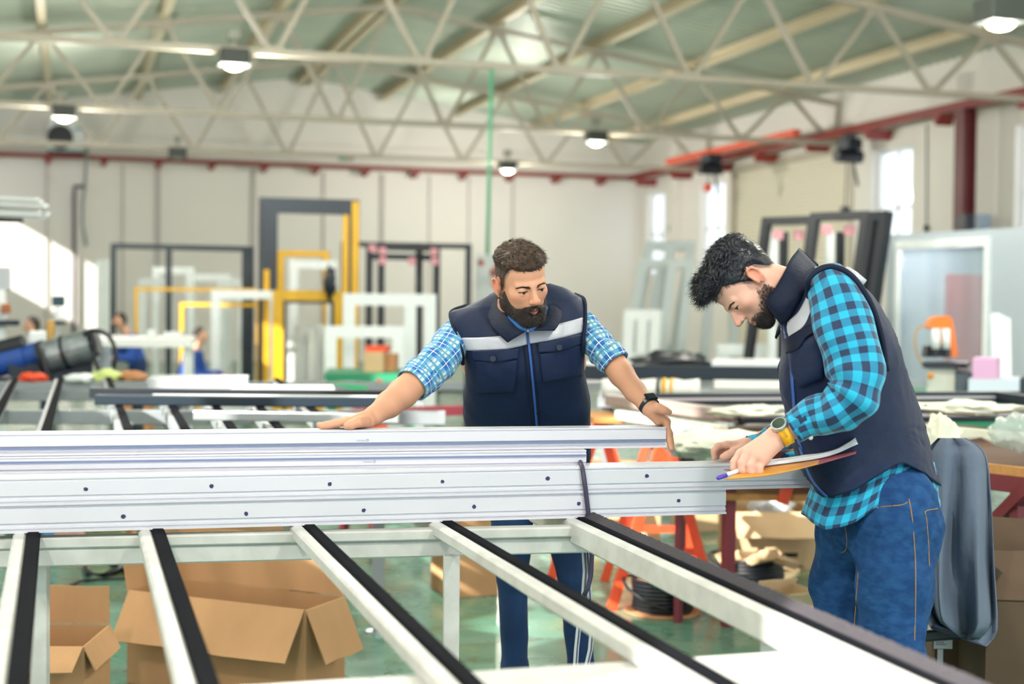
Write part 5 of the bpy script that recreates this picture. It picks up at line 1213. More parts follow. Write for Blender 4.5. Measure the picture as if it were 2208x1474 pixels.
    # beard
    def breg(q):
        ph = np.degrees(np.arctan2(np.abs(q[:, 0]), q[:, 1]+.0))
        if kind == 1: up = np.interp(ph, [0, 9, 16, 24, 38, 55, 72, 84, 90, 98], [-.0465, -.0475, -.050, -.056, -.060, -.044, -.024, .0, .0, -.06])
        else: up = np.interp(ph, [0, 9, 16, 24, 38, 55, 72, 84, 90, 100], [-.046, -.047, -.050, -.052, -.052, -.038, -.020, .0, .0, -.05])
        a = up - q[:, 2]
        lips = 1.12 - np.sqrt((q[:, 0]/.019)**2 + ((q[:, 2]+.065)/.0105)**2)
        lips = np.where(q[:, 1] > .05, lips, -9)
        lo_ = q[:, 2] - np.interp(q[:, 1], [-.02, .02, .06, .1], [-.075, -.100, -.125, -.16])
        return np.minimum(np.minimum(a, lo_)*1., np.where(lips > 0, -lips*.01, 1.)), ph
    def bf(P, c=None, rad=None):
        q = Hd.loc(P); a, ph = breg(q); ch = sm((q[:, 1]-.03)/.05)*sm((-.055-q[:, 2])/.03)
        th = (.0050 + .0025*ch if kind == 1 else .0012 + .0018*ch) + .0009*np.sin(q[:, 0]*500+q[:, 2]*300)*np.sin(q[:, 1]*420)
        th = th*sm(a/.008+.1) - .003*(a < 0)
        return B(P, c, rad) - th
    Vb, Qb = sdf_mesh(Fn(bf), Hd.w(0,.03,-.07)-.11, Hd.w(0,.03,-.07)+.11, .0026)
    a, _ = breg(Hd.loc(Vb)); ql = Hd.loc(Vb); kf = (a > -.001)[Qb].all(1) & (ql[:, 1] > np.where(ql[:, 2] > -.035, .012, -.01))[Qb].all(1); Qb, Vb = compact(Qb[kf], Vb)
    if kind == 2: Qb = Qb[rg.random(len(Qb)) < np.clip(breg(Hd.loc(Vb))[0][Qb[:, 0]]/.026, .05, 1)]
    drb = lambda q: np.stack([.25*np.sign(q[:, 0]), .35+0*q[:, 1], -1+0*q[:, 2]], 1)
    if kind == 1:
        bo = np_obj('beard', Vb, Qb, m_b, parent)
        strands(Vb, Qb, 7000, lambda q: .005 + .006*sm((q[:, 1]-.04)/.05), .0004, drb, m_b, 'beard_hairs', bo, .45)
    else:
        o = strands(Vb, Qb, 12000, lambda q: .0045 + .004*sm((q[:, 1]-.03)/.05), .00024, drb, m_b, 'stubble_beard', parent, .35, .8)
    # face front finder
    def front(x, z, y0=.15):
        ys = np.arange(y0, .02, -.0008); P = np.array([Hd.w(x, y, z) for y in ys]); d = B(P); i = np.argmax(d < 0); return ys[i]
    # brows
    mb = MB()
    for qd in (-1, 1):
        for j in range(420):
            t = rg.uniform(0, 1); x = qd*(.011 + .038*t); z = .0155 + .0050*math.sin(min(t*1.3, 1)*PI*.5) - .004*max(0, t-.6)/.4 + rg.normal()*.0021*(1-.6*t)
            y = front(x, z); p = Hd.w(x, y-.0002, z); dx = Hd.X*qd*.0050 + Hd.Z*.0016*(1-1.8*t) - Hd.Y*.0035*t; sd_ = Hd.Z*.0007
            e = p + dx + Hd.Y*.0012; mb.add([p-sd_, p+sd_, e], [(0,1,2)])
    o = obj('eyebrows', mb, m_b if kind == 1 else m_h, parent); o['kind'] = 'stuff'; del o['kind']
    # eyes
    me_ = mat('eye_white', 'd8d4d0', rough=.15, coat=.5); mi = mat('dark_iris', '2a1d18', rough=.15)
    for qd in (-1, 1):
        gz = Hd.w(0,0,-.02)-Hd.w(0,0,0); n_ = (Hd.Y*.9 - Hd.Z*.12 - Hd.X*.25); n_ /= np.linalg.norm(n_); c = Hd.w(qd*.0315, .0785, -.0004)
        e = obj('eye', MB().ball(c, .0108*Hd.S, None, 20, 14), me_, parent, smooth=True)
        obj('iris', MB().ball(c + n_*.0052, .0068*Hd.S, None, 16, 10), mi, e, smooth=True)
        pts = []
        for j in range(9):
            t = j/8; x = qd*(.0315 + (t-.5)*.028); z = .0012 + .0022*math.sin(PI*t); y = front(x, z) + .0004; pts.append(Vector(Hd.w(x, y, z)))
        obj('eyelashes', MB().tube(pts, .0015, 6), mat('lash_black', '140f10', .6), parent)
    pts = [Vector(Hd.w(x, front(x, -.0645)+.0002, -.0645 + .0016*(abs(x)/.018)**2)) for x in np.linspace(-.019, .019, 11)]
    obj('mouth_line', MB().tube(pts, .0010, 6), mat('mouth_dark', '6a2f2c', .6), parent)
def compact(Qx, Vx):
    u, inv = np.unique(Qx, return_inverse=True); return inv.reshape(Qx.shape), Vx[u]
def skin_col(Hd, kind):
    base = np.array(lin('d39c80')) if kind == 1 else np.array(lin('dfad9b'))
    lip = np.array(lin('bd7a70')); red = np.array(lin('dd8b72')); dark = np.array(lin('6b5648')) if kind == 1 else np.array(lin('4c4248'))
    def f(P):
        q = Hd.loc(P); n = len(P); c = np.tile(base, (n, 1))
        def mixin(m, col): nonlocal c; m = np.clip(m, 0, 1)[:, None]; c = c*(1-m) + col*m
        g = lambda cx, cy, cz, r: np.exp(-(((q[:, 0]-cx)**2 + (q[:, 1]-cy)**2 + (q[:, 2]-cz)**2)/r**2))
        mixin(.5*(g(0,.12,-.028,.016) + g(.042,.07,-.02,.022) + g(-.042,.07,-.02,.022)), red)
        mixin(.75*((np.abs(q[:, 0]) > .074) & (q[:, 1] < .01) & (np.abs(q[:, 2]) < .04)), red)
        mixin(1.25*(1.15-np.sqrt((q[:, 0]/.0215)**2 + ((q[:, 2]+.0645)/.0095)**2))*3*(q[:, 1] > .085), lip)
        # close-cropped sides and stubble are hair, so they stay dark wherever the light comes from
        ph = np.degrees(np.arctan2(np.abs(q[:, 0]), q[:, 1]))
        hl = np.interp(ph, [0, 42, 55, 68, 80, 92, 100, 118, 140, 180], [.07, .072, .044, .02, -.01, -.018, .03, .0, -.04, -.05])
        mixin(.8*np.clip((q[:, 2]-hl)/.014, 0, 1)*~((np.abs(q[:, 0]) > .072) & (q[:, 1] < .016) & (q[:, 1] > -.042) & (q[:, 2] < .034)), dark)
        up = np.interp(ph, [0, 20, 38, 60, 80, 90, 98], [-.046, -.05, -.052, -.036, -.012, .0, -.06])
        st = np.clip((up-q[:, 2])/(.012 if kind == 1 else .032), 0, 1)*np.clip((q[:, 2]+.135)/.02, 0, 1)*(q[:, 1] > -.01)*(1 - (np.sqrt((q[:, 0]/.022)**2 + ((q[:, 2]+.0645)/.011)**2) < 1))
        mixin((.42 if kind == 2 else .7)*st, dark)
        return c
    return f
def hand_kn(B, pts, r0, r1, k=.0035):
    rs = np.linspace(r0, r1, len(pts)); B.chain([V3(p) for p in pts], list(rs), k)
def on_z(px, d, z):
    """world point at picture column px, lens distance d and height z"""
    a = at_d(px, 0, d); b = at_d(px, 1474, d); t = (z - a.z)/(b.z - a.z); return a.lerp(b, t)
D = at_d
# ================================================================ man with the beard (behind the stack)
p1 = thing('person', 'bearded man in navy vest and rolled blue plaid sleeves, leaning over the white profiles', 'person', tuple(Vector((at_d(1150, 1200, 4.5).x, at_d(1150, 1200, 4.5).y, 0))))
yw, pt, rl = math.radians(25), math.radians(19), math.radians(11)
fx = np.array([math.sin(yw)*math.cos(pt), -math.sin(pt), math.cos(yw)*math.cos(pt)])
x0 = np.array([-math.cos(yw), 0, math.sin(yw)]); z0 = np.cross(x0, fx); xr = x0*math.cos(rl) - z0*math.sin(rl)
Yh = cvec(*fx); Xh = cvec(*xr)
S1 = .885
tip = V3(D(1157, 651, 4.02)); H1 = Head(tip, Xh, Yh, S1); H1.O = tip - S1*(.118*H1.Y - .027*H1.Z)
B = Sdf(); nb = V3(D(1122, 712, 4.24))
H1.build(B, nb, .068, jaw=1.08)
B.cone(nb, D(1030, 712, 4.30), .062, .055, .05).cone(nb, D(1228, 695, 4.30), .062, .055, .05)
B.cone(D(1125, 790, 4.33), D(1140, 960, 4.46), .105, .10, .05).cone(D(1060, 780, 4.33), D(1200, 780, 4.33), .09, .09, .06)
B.cone(D(1095, 1010, 4.52), D(1190, 1010, 4.52), .09, .09, .05)
# legs inside the jeans
LEG1 = [[(1104,1060,4.52,.080),(1106,1240,4.50,.050),(1110,1440,4.56,.043),(1112,1640,4.60,.035)], [(1200,1060,4.52,.080),(1238,1240,4.50,.050),(1252,1440,4.56,.040),(1262,1640,4.62,.035)]]
for L in LEG1:
    for a, b in zip(L, L[1:]): B.cone(D(*a[:3]), D(*b[:3]), a[3]*.8, b[3]*.8, .02)
# arms
ARM1 = [(1010,718,4.28,.050), (940,780,4.21,.047), (893,826,4.14,.043)]
FA1 = [(897,822,4.145,.044), (868,848,4.10,.0425), (838,872,4.05,.037), (806,896,3.99,.0265), (792,904,3.965,.0225)]
for L in (ARM1, FA1):
    for a, b in zip(L, L[1:]): B.cone(D(*a[:3]), D(*b[:3]), a[3]*(.85 if L is ARM1 else 1), b[3]*(.85 if L is ARM1 else 1), .012)
zt_ = 1.1555
def row(pxs, d, zs): return [on_z(px, d, z) for px, z in zip(pxs, zs)]
wr = V3(D(790, 905, 3.962))
palm = [on_z(750, 3.90, zt_+.021), on_z(747, 3.925, zt_+.021), on_z(748, 3.945, zt_+.019), on_z(752, 3.965, zt_+.017)]
for q_, pm in enumerate(palm): B.cone(wr, pm, .0195, .0115, .012)
hand_kn(B, [palm[0], on_z(726, 3.893, zt_+.015), on_z(707, 3.888, zt_+.0105), on_z(693, 3.885, zt_+.0085)], .0110, .0076)
hand_kn(B, [palm[1], on_z(721, 3.918, zt_+.015), on_z(701, 3.915, zt_+.0105), on_z(688, 3.912, zt_+.0085)], .0110, .0076)
hand_kn(B, [palm[2], on_z(724, 3.942, zt_+.014), on_z(706, 3.940, zt_+.010), on_z(693, 3.938, zt_+.008)], .0105, .0072)
hand_kn(B, [palm[3], on_z(733, 3.966, zt_+.012), on_z(719, 3.966, zt_+.009), on_z(709, 3.965, zt_+.0075)], .0095, .0066)
hand_kn(B, [D(786, 909, 3.93), on_z(771, 3.893, zt_+.020), on_z(757, 3.880, zt_+.013), on_z(748, 3.876, zt_+.0105)], .0165, .0100, .006)
# left arm (picture right)
ARM2 = [(1244,700,4.30,.048), (1285,742,4.26,.044), (1322,780,4.22,.038)]
FA2 = [(1318,775,4.225,.039), (1340,806,4.19,.0365), (1368,842,4.14,.031), (1392,868,4.10,.0245), (1401,877,4.09,.0225)]
for L in (ARM2, FA2):
    for a, b in zip(L, L[1:]): B.cone(D(*a[:3]), D(*b[:3]), a[3]*(.85 if L is ARM2 else 1), b[3]*(.85 if L is ARM2 else 1), .012)
w2 = D(1402, 879, 4.088)
kn = [D(1437, 908, 4.085), D(1434, 910, 4.105), D(1430, 911, 4.125), D(1425, 911, 4.145)]
for q_ in kn: B.cone(w2, q_, .0195, .0125, .012)
B.cone(D(1404, 886, 4.075), D(1418, 908, 4.08), .018, .012, .012)
fb_ = [[(1437,908,4.085),(1440,933,4.082),(1443,950,4.078),(1447,966,4.074)], [(1434,910,4.105),(1444,934,4.104),(1447,953,4.100),(1449,968,4.096)], [(1430,911,4.125),(1444,936,4.126),(1447,952,4.124),(1448,965,4.122)], [(1425,911,4.145),(1443,934,4.148),(1446,947,4.148),(1447,958,4.147)]]
for i, L in enumerate(fb_): hand_kn(B, [D(*a) for a in L], .0105-.0006*i, .0078-.0004*i)
hand_kn(B, [D(1408, 880, 4.072), D(1421, 880, 4.055), D(1433, 884, 4.050), D(1443, 888, 4.052)], .0165, .0085, .006)
Vv, Qq = sdf_mesh(B, *B.bounds(), .0030)
body1 = np_obj('body', Vv, Qq, m_skin, p1, col=skin_col(H1, 1)(Vv))
m_hair1 = mat('brown_hair', '3b2e27', rough=.45, var=.6, vscale=60, col2='6a503c', spec=.4)
m_beard1 = mat('dark_brown_beard', '2b211f', rough=.6, var=.4, vscale=80, col2='46342b')
hair_parts(H1, B, p1, 1, (m_hair1, m_beard1), 3)
# jeans, shoes
J = Sdf()
J.cone(D(1090, 1040, 4.52), D(1200, 1040, 4.52), .105, .105, .04)
for L in LEG1:
    for a, b in zip(L, L[1:]): J.cone(D(*a[:3]), D(*b[:3]), a[3], b[3]*1.03, .02)
jd = fabric_disp(.006, 5, (30, 45, 60))
V_, Q_ = sdf_mesh(Fn(lambda P, c=None, rad=None: J(P, c, rad) - jd(P)*.7), *J.bounds(), .006)
zc = V_[:, 2] > .07; kf = zc[Q_].all(1); Q_, V_ = compact(Q_[kf], V_)
np_obj('jeans', V_, Q_, m_denim2, p1)
def shoe(px, d, parent, toe):
    c = gnd(px, d); t = Vector(toe).normalized(); s = Vector((-t.y, t.x, 0)); up = Vector((0,0,1)); B_ = Sdf()
    B_.cone(c - t*.06 + up*.06, c + t*.02 + up*.065, .042, .04, .02).cone(c + t*.02 + up*.05, c + t*.15 + up*.035, .042, .036, .03)
    V2, Q2 = sdf_mesh(Fn(lambda P, c_=None, r=None: np.maximum(B_(P, c_, r), .012-P[:, 2])), *B_.bounds(), .006)
    o = np_obj('shoe', V2, Q2, m_shoe, parent)
    mb = MB(); pr = []
    for i in range(24):
        a = 2*PI*i/24; pr.append(c + t*(.045 + .145*math.cos(a)) + s*(.047*math.sin(a)*(1+.1*math.cos(a))))
    mb.poly([Vector((p.x, p.y, 0)) for p in pr], .02); obj('sole', mb, m_sole, o)
shoe(1112, 4.58, p1, (-.2, -1, 0)); shoe(1265, 4.6, p1, (.1, -1, 0))
# vest
fd = fabric_disp(.010, 11, (13, 20, 28))
SLV = [((1066,628),(1190,610),4.27,.13), ((1036,644),(1222,620),4.28,.16), ((1000,662),(1246,634),4.28,.185), ((971,673),(1262,647),4.275,.20),
       ((976,704),(1264,688),4.26,.235), ((994,745),(1259,735),4.25,.26), ((1000,800),(1260,790),4.27,.275), ((998,850),(1267,842),4.32,.275), ((1003,920),(1273,915),4.40,.265), ((1010,985),(1276,982),4.47,.26), ((1014,1030),(1274,1028),4.52,.26)]
Gv, Uv = loft(SLV, 84, 96, 2.5, disp=fd)
vest = grid_obj('vest', Gv, m_navy, p1, uvs=Uv)
Fm = MB(); Fm.v = [tuple(x) for x in Gv[0]]; Fm.f = [tuple(range(len(Gv[0])))]; obj('yoke', Fm, m_navy, vest)
Dv = Drape(Gv)
m_sm = m_band
Dv.patch('reflective_band', [[(996,728),(1040,727),(1096,722),(1136,713)], [(1001,755),(1045,756),(1096,752),(1137,742)]], m_band, vest, .004, 8, 26)
Dv.patch('reflective_band', [[(1138,712),(1180,703),(1220,694),(1256,684)], [(1139,741),(1180,735),(1220,726),(1257,716)]], m_band, vest, .004, 8, 26)
Dv.patch('zipper', [[(1133,708),(1140,760),(1147,830),(1155,920),(1158,985)], [(1138,707),(1145,760),(1152,830),(1160,920),(1163,985)]], m_zip, vest, .006, 4, 50)
Dv.patch('zipper_placket', [[(1126,730),(1133,780),(1140,850),(1148,925),(1150,985)], [(1144,728),(1151,780),(1158,850),(1166,925),(1169,985)]], m_navy2, vest, .0035, 5, 50)
for nm, tl, tr, bl, br in (('pocket', (1024,778), (1116,775), (1030,850), (1108,846)), ('pocket', (1164,762), (1257,742), (1172,826), (1258,810))):
    pk = Dv.patch(nm, [[tl, tr], [((tl[0]*.5+bl[0]*.5)-1, (tl[1]+bl[1])/2), ((tr[0]+br[0])/2+1, (tr[1]+br[1])/2)], [bl, br]], m_navy, vest, .006, 12, 20, t=.004)
    Dv.patch('pocket_flap', [[(tl[0]-4, tl[1]-22), (tr[0]+3, tr[1]-24)], [(tl[0]-3, tl[1]-2), ((tl[0]+tr[0])/2, (tl[1]+tr[1])/2+4), (tr[0]+2, tr[1]-3)]][:2], m_navy, pk, .011, 8, 20, t=.004)
for x, y in ((1063,773), (1206,749)):
    c = Dv.p(x, y, .018); n_ = (CAM-c).normalized(); a_ = n_.orthogonal().normalized(); b_ = n_.cross(a_)
    obj('button', MB().extr(c, c+n_*.004, [(a_*math.cos(t)+b_*math.sin(t))*.0085 for t in [2*PI*i/18 for i in range(18)]]).extr(c+n_*.004, c+n_*.0055, [(a_*math.cos(t)+b_*math.sin(t))*.0045 for t in [2*PI*i/18 for i in range(18)]]), mat('navy_button', '0c1830', .35), vest, smooth=False)
# collar leaves, stand, shirt collar
def leaf(name, pts_in, pts_out, m, parent, t=.005, n=26, nu=9, bulge=.008):
    a = catmull([[*V3(p)] for p in pts_in], n); b = catmull([[*V3(p)] for p in pts_out], n); G = np.zeros((nu, n, 3))
    tc_ = V3(CAM)
    for i in range(nu):
        f = i/(nu-1); G[i] = a*(1-f) + b*f; dv = tc_-G[i]; dv /= np.linalg.norm(dv, axis=1)[:, None]; G[i] += dv*bulge*math.sin(PI*f)
    return grid_obj(name, G, m, parent, closed=False, solid=t)
leaf('collar', [D(1118,612,4.33), D(1084,622,4.27), D(1076,640,4.20), D(1085,668,4.14), D(1108,694,4.09), D(1136,712,4.075)],
     [D(1116,640,4.36), D(1062,632,4.31), D(1046,664,4.22), D(1058,700,4.13), D(1078,722,4.095), D(1095,738,4.085)], m_navy2, vest)
leaf('collar', [D(1130,610,4.33), D(1178,614,4.30), D(1188,640,4.22), D(1182,670,4.15), D(1166,694,4.10), D(1141,711,4.075)],
     [D(1140,640,4.36), D(1196,620,4.33), D(1212,650,4.24), D(1211,682,4.15), D(1204,700,4.11), D(1196,712,4.09)], m_navy2, vest)
leaf('shirt_collar', [D(1090,632,4.22), D(1089,655,4.17), D(1098,676,4.12), D(1114,690,4.09), D(1134,703,4.075)], [D(1074,634,4.22), D(1074,662,4.175), D(1086,690,4.12), D(1112,708,4.085), D(1136,714,4.072)], m_plaid, p1, .003)
leaf('shirt_collar', [D(1180,650,4.20), D(1172,676,4.14), D(1158,692,4.09), D(1143,705,4.072)], [D(1190,655,4.21), D(1182,690,4.14), D(1162,708,4.09), D(1141,715,4.07)], m_plaid, p1, .003)
leaf('undershirt', [D(1108,690,4.13), D(1134,690,4.12), D(1160,690,4.13)], [D(1122,706,4.09), D(1138,715,4.075), D(1150,706,4.09)], m_white, p1, .003)
# sleeves
def folds(a1, a2, s): return lambda t, th: a1*np.sin(3*th + 9*t + s) * (.3+t) + a2*np.sin(22*t + 2*np.sin(th+s)) + a2*.6*np.sin(41*t + 3*th)
sleeve('shirt_sleeve', [D(1030,704,4.29), D(994,716,4.27), D(960,762,4.22), D(928,796,4.17), D(902,820,4.145)], [.050, .052, .056, .054, .049], m_plaid, p1, fold=folds(.003, .0022, 1), solid=.002, n=90)
c_ = sleeve('rolled_cuff', [D(918,800,4.165), D(903,816,4.15), D(888,830,4.13)], [.053, .0535, .050], m_plaid, p1, n=20, solid=.005, fold=lambda t, th: .0018*np.sin(5*th+6*t), uo=.02)
sleeve('shirt_sleeve', [D(1228,684,4.32), D(1252,700,4.30), D(1278,732,4.26), D(1302,757,4.23), D(1318,774,4.215)], [.046, .046, .047, .045, .042], m_plaid, p1, fold=folds(.003, .0022, 3), solid=.002, n=90)
sleeve('rolled_cuff', [D(1306,760,4.23), D(1317,772,4.215), D(1327,784,4.205)], [.046, .0465, .044], m_plaid, p1, n=20, solid=.005, fold=lambda t, th: .0018*np.sin(5*th+6*t), uo=.02)
# armhole rims
def rim(pts, r, m, parent): return obj('armhole_rim', MB().tube([Vector(x) for x in catmull([[*V3(p)] for p in pts], 40)], r, 8), m, parent, smooth=True)
rim([D(1005,659,4.34), D(974,671,4.28), D(974,692,4.235), D(984,722,4.20), D(995,755,4.19), D(998,785,4.22)], .006, m_navy2, vest)
rim([D(1240,634,4.35), D(1259,645,4.28), D(1262,672,4.235), D(1261,705,4.21), D(1257,735,4.20), D(1255,765,4.22)], .006, m_navy2, vest)
# watch on the wrist
def watch(name, label, c, ax, r, wd, m1, parent=None):
    ax = Vector(ax).normalized(); a = ax.orthogonal().normalized(); b = ax.cross(a); mb = MB(); n = 36
    vs = []; 
    for z, rr in ((-wd/2, r), (-wd/2, r+.0028), (wd/2, r+.0028), (wd/2, r)):
        for i in range(n): t = 2*PI*i/n; vs.append(c + ax*z + (a*math.cos(t)+b*math.sin(t))*rr)
    mb.add(vs, [(k_*n+i, k_*n+(i+1) % n, ((k_+1) % 4)*n+(i+1) % n, ((k_+1) % 4)*n+i) for k_ in range(4) for i in range(n)])
    return mb, ax, a, b
wt = thing('wristwatch', 'black wristwatch on the bearded man\'s outstretched wrist, at the end of the white profile', 'watch', tuple(D(1398,872,4.095)))
c = Vector(D(1398, 873, 4.095)); ax = Vector(D(1410, 888, 4.07)) - Vector(D(1385, 858, 4.12))
mb, ax, a, b = watch('', '', c, ax, .0268, .026, None)
obj('strap', mb, mat('black_watch_strap', '14202c', .45), wt, smooth=True)
n_ = (Vector(D(1408, 855, 4.07)) - c); n_ = (n_ - ax*n_.dot(ax)).normalized(); s_ = ax.cross(n_); q0 = c + n_*.0288
o = obj('case', MB().extr(q0 - n_*.002, q0 + n_*.005, [ax*x + s_*y for x, y in ((-.014,-.017),(.014,-.017),(.014,.017),(-.014,.017))]), mat('black_watch_case', '1a2430', .25, .6), wt, bevel=.003)
n2 = ((CAM - c) - ax*(CAM-c).dot(ax)).normalized(); s2 = ax.cross(n2); q1 = c + n2*.02880
obj('buckle', MB().extr(q1, q1 + n2*.002, [ax*x + s2*y for x, y in ((-.011,-.003),(.011,-.003),(.011,.003),(-.011,.003))]), mat('silver_buckle', 'd0d5dc', .25, .9), wt)
# ================================================================ man bending at the right
p2 = thing('person', 'dark-haired man in turquoise checked shirt and navy vest bending over a clipboard', 'person', tuple(gnd(1890, 3.85)))
fx = np.array([-.455, -.885, .10]); fx /= np.linalg.norm(fx)
H2 = Head(D(1617, 600, 3.80), cvec(.06, .0, -1.0), cvec(*fx), .905); H2.O = V3(D(1613, 611, 3.735+.072)) 
B = Sdf(); nb = V3(D(1722, 640, 3.83))
H2.build(B, nb, .064, jaw=1.0, nose=1.03)
B.cone(nb, D(1800, 672, 3.70), .05, .042, .03).cone(nb, D(1790, 660, 3.98), .05, .045, .03)
B.cone(D(1800, 720, 3.82), D(1870, 960, 3.84), .11, .10, .05).cone(D(1905, 1090, 3.78), D(1885, 1090, 3.92), .075, .075, .06)
LEG2 = [[(1928,1140,3.74,.112), (1930,1260,3.72,.098), (1926,1420,3.70,.080), (1945,1640,3.80,.062), (1962,1860,3.92,.052)], [(1850,1140,3.95,.108), (1822,1260,3.96,.090), (1808,1420,3.94,.078), (1822,1620,4.02,.060), (1836,1800,4.1,.052)]]
for L in LEG2:
    for a, b in zip(L, L[1:]): B.cone(D(*a[:3]), D(*b[:3]), a[3]*.8, b[3]*.8, .02)
# near (left) arm
UA = [(1802,655,3.665,.044), (1822,740,3.60,.055), (1850,838,3.56,.050)]; FB = [(1850,838,3.56,.048), (1790,888,3.57,.044), (1725,914,3.60,.034), (1696,928,3.604,.0265), (1682,936,3.604,.0250)]
for L in (UA, FB):
    for a, b in zip(L, L[1:]): B.cone(D(*a[:3]), D(*b[:3]), a[3]*.9 if L is UA else b[3], b[3]*.9 if L is UA else b[3], .012)
wr = D(1675, 941, 3.612)
KN = [(1597,974,3.605), (1607,966,3.625), (1622,972,3.592), (1640,985,3.588)]
kn = [D(1598,978,3.622), D(1612,974,3.602), D(1630,980,3.590), D(1647,990,3.585)]
for q_ in kn: B.cone(wr, q_, .0225, .0135, .014)
B.cone(D(1668, 955, 3.60), D(1640, 985, 3.585), .022, .016, .014)
FG = [[(1598,978,3.622),(1584,996,3.618),(1584,1010,3.612),(1592,1020,3.612)], [(1612,974,3.602),(1599,998,3.590),(1600,1013,3.586),(1608,1022,3.590)], [(1630,980,3.590),(1618,1003,3.578),(1619,1016,3.576),(1627,1023,3.582)], [(1647,990,3.585),(1637,1008,3.574),(1638,1017,3.573),(1644,1021,3.580)]]
for i, L in enumerate(FG): hand_kn(B, [D(*a) for a in L], .0122-.0006*i, .0092-.0005*i)
hand_kn(B, [D(1650,960,3.66), D(1622,980,3.66), D(1602,996,3.655), D(1590,1006,3.65)], .017, .0095, .006)
# far (right) arm
FC = [(1775,640,4.02,.055), (1830,830,4.10,.048), (1740,910,4.10,.040), (1650,950,4.09,.030), (1612,962,4.085,.0245)]
for a, b in zip(FC, FC[1:]): B.cone(D(*a[:3]), D(*b[:3]), a[3]*.9, b[3]*.95, .014)
w3 = D(1608, 963, 4.085)
k3 = [D(1568,958,4.075), D(1569,958,4.098), D(1573,960,4.118), D(1578,964,4.135)]
for q_ in k3: B.cone(w3, q_, .0185, .0115, .012)
for i, L in enumerate([[(1568,958,4.075),(1548,961,4.072),(1539,972,4.072),(1540,986,4.074)], [(1569,958,4.098),(1549,962,4.100),(1542,974,4.100),(1546,986,4.100)], [(1573,960,4.118),(1556,966,4.122),(1551,976,4.122),(1556,985,4.120)], [(1578,964,4.135),(1565,971,4.140),(1561,979,4.140),(1566,986,4.138)]]):
    hand_kn(B, [D(*a) for a in L], .0108-.0005*i, .0080-.0004*i)
hand_kn(B, [D(1598,970,4.065), D(1582,975,4.055), D(1569,981,4.052), D(1559,985,4.055)], .0150, .0100, .006)
Vv, Qq = sdf_mesh(B, *B.bounds(), .0030)
body2 = np_obj('body', Vv, Qq, m_skin, p2, col=skin_col(H2, 2)(Vv))
m_hair2 = mat('blue_black_hair', '10141f', rough=.4, var=.4, vscale=60, col2='252b3a', spec=.5)
m_beard2 = mat('dark_stubble', '2c2528', rough=.7)
hair_parts(H2, B, p2, 2, (m_hair2, m_beard2), 8)
# jeans
J = Sdf()
J.cone(D(1925, 1075, 3.75), D(1860, 1075, 3.93), .108, .112, .05); J.cone(D(1928, 1130, 3.755), D(1852, 1130, 3.93), .122, .118, .05)
for L in LEG2:
    for a, b in zip(L, L[1:]): J.cone(D(*a[:3]), D(*b[:3]), a[3]*1.03, b[3]*1.03, .025)
jd = fabric_disp(.007, 15, (24, 34, 48)); jf = lambda P, c=None, rad=None: J(P, c, rad) - jd(P)*1.5
V_, Q_ = sdf_mesh(Fn(jf), *J.bounds(), .006)
zc = (V_[:, 2] > .06); kf = zc[Q_].all(1); Q_, V_ = compact(Q_[kf], V_)
jn = np_obj('jeans', V_, Q_, m_denim, p2)
# seam, pocket edge and fly laid on the jeans
def jp(px, py, off=.002):
    d_ = np.arange(3.4, 4.1, .004); P = np.array([V3(D(px, py, x)) for x in d_]); i = np.argmax(jf(P) < 0); return D(px, py, d_[i]-off)
m_st = mat('ochre_stitching', 'a07a48', rough=.7)
for nm, pts in (('side_seam', [(1960,1075),(1966,1110),(1970,1150),(1974,1220),(1974,1300),(1972,1380)]), ('pocket_seam', [(1860,1098),(1905,1092),(1944,1088),(1957,1082)]), ('back_pocket_seam', [(2022,1096),(1996,1102),(1998,1120),(2002,1170),(2004,1220)]), ('fly_seam', [(1822,1135),(1826,1160),(1824,1185),(1812,1192)]), ('inner_seam', [(1851,1232),(1848,1270),(1843,1330),(1838,1390)])):
    obj(nm, MB().tube([jp(*p) for p in catmull(pts, 24)], .0014, 5), m_st, jn)
shoe(1962, 3.9, p2, (-1, .1, 0)); shoe(1836, 4.1, p2, (-1, .1, 0))
# shirt tail under the vest
def hemcurve(xs, ys): return lambda x: np.interp(x, xs, ys)
tail = [((1745,1000),(2012,985),3.85,.36), ((1748,1040),(2022,1030),3.85,.375), ((1740,1075),(2026,1060),3.85,.385), ((1728,1100),(2030,1092),3.85,.39), ((1718,1130),(2030,1120),3.85,.395)]
hc = hemcurve([1700,1720,1750,1778,1810,1843,1885,1924,1944,1964,1995,2026,2040], [1100,1103,1126,1142,1137,1127,1092,1063,1055,1055,1068,1098,1104])
Gt, Ut = loft(tail, 50, 110, 2.3, disp=fabric_disp(.010, 31, (22, 30, 40)))
Q3 = pix(Gt); top = Q3[0]
for j in range(Gt.shape[1]):
    y1 = float(hc(Q3[-1, j, 0])); y0 = top[j, 1]
    for i in range(Gt.shape[0]):
        t = i/(Gt.shape[0]-1); y = y0 + (y1-y0)*t; ii = min(range(Gt.shape[0]), key=lambda k_: abs(Q3[k_, j, 1]-y)); Gt[i, j] = V3(D(Q3[ii, j, 0], y, Q3[ii, j, 2]))
grid_obj('shirt_tail', Gt, m_gingham, p2, uvs=Ut, solid=.0025)
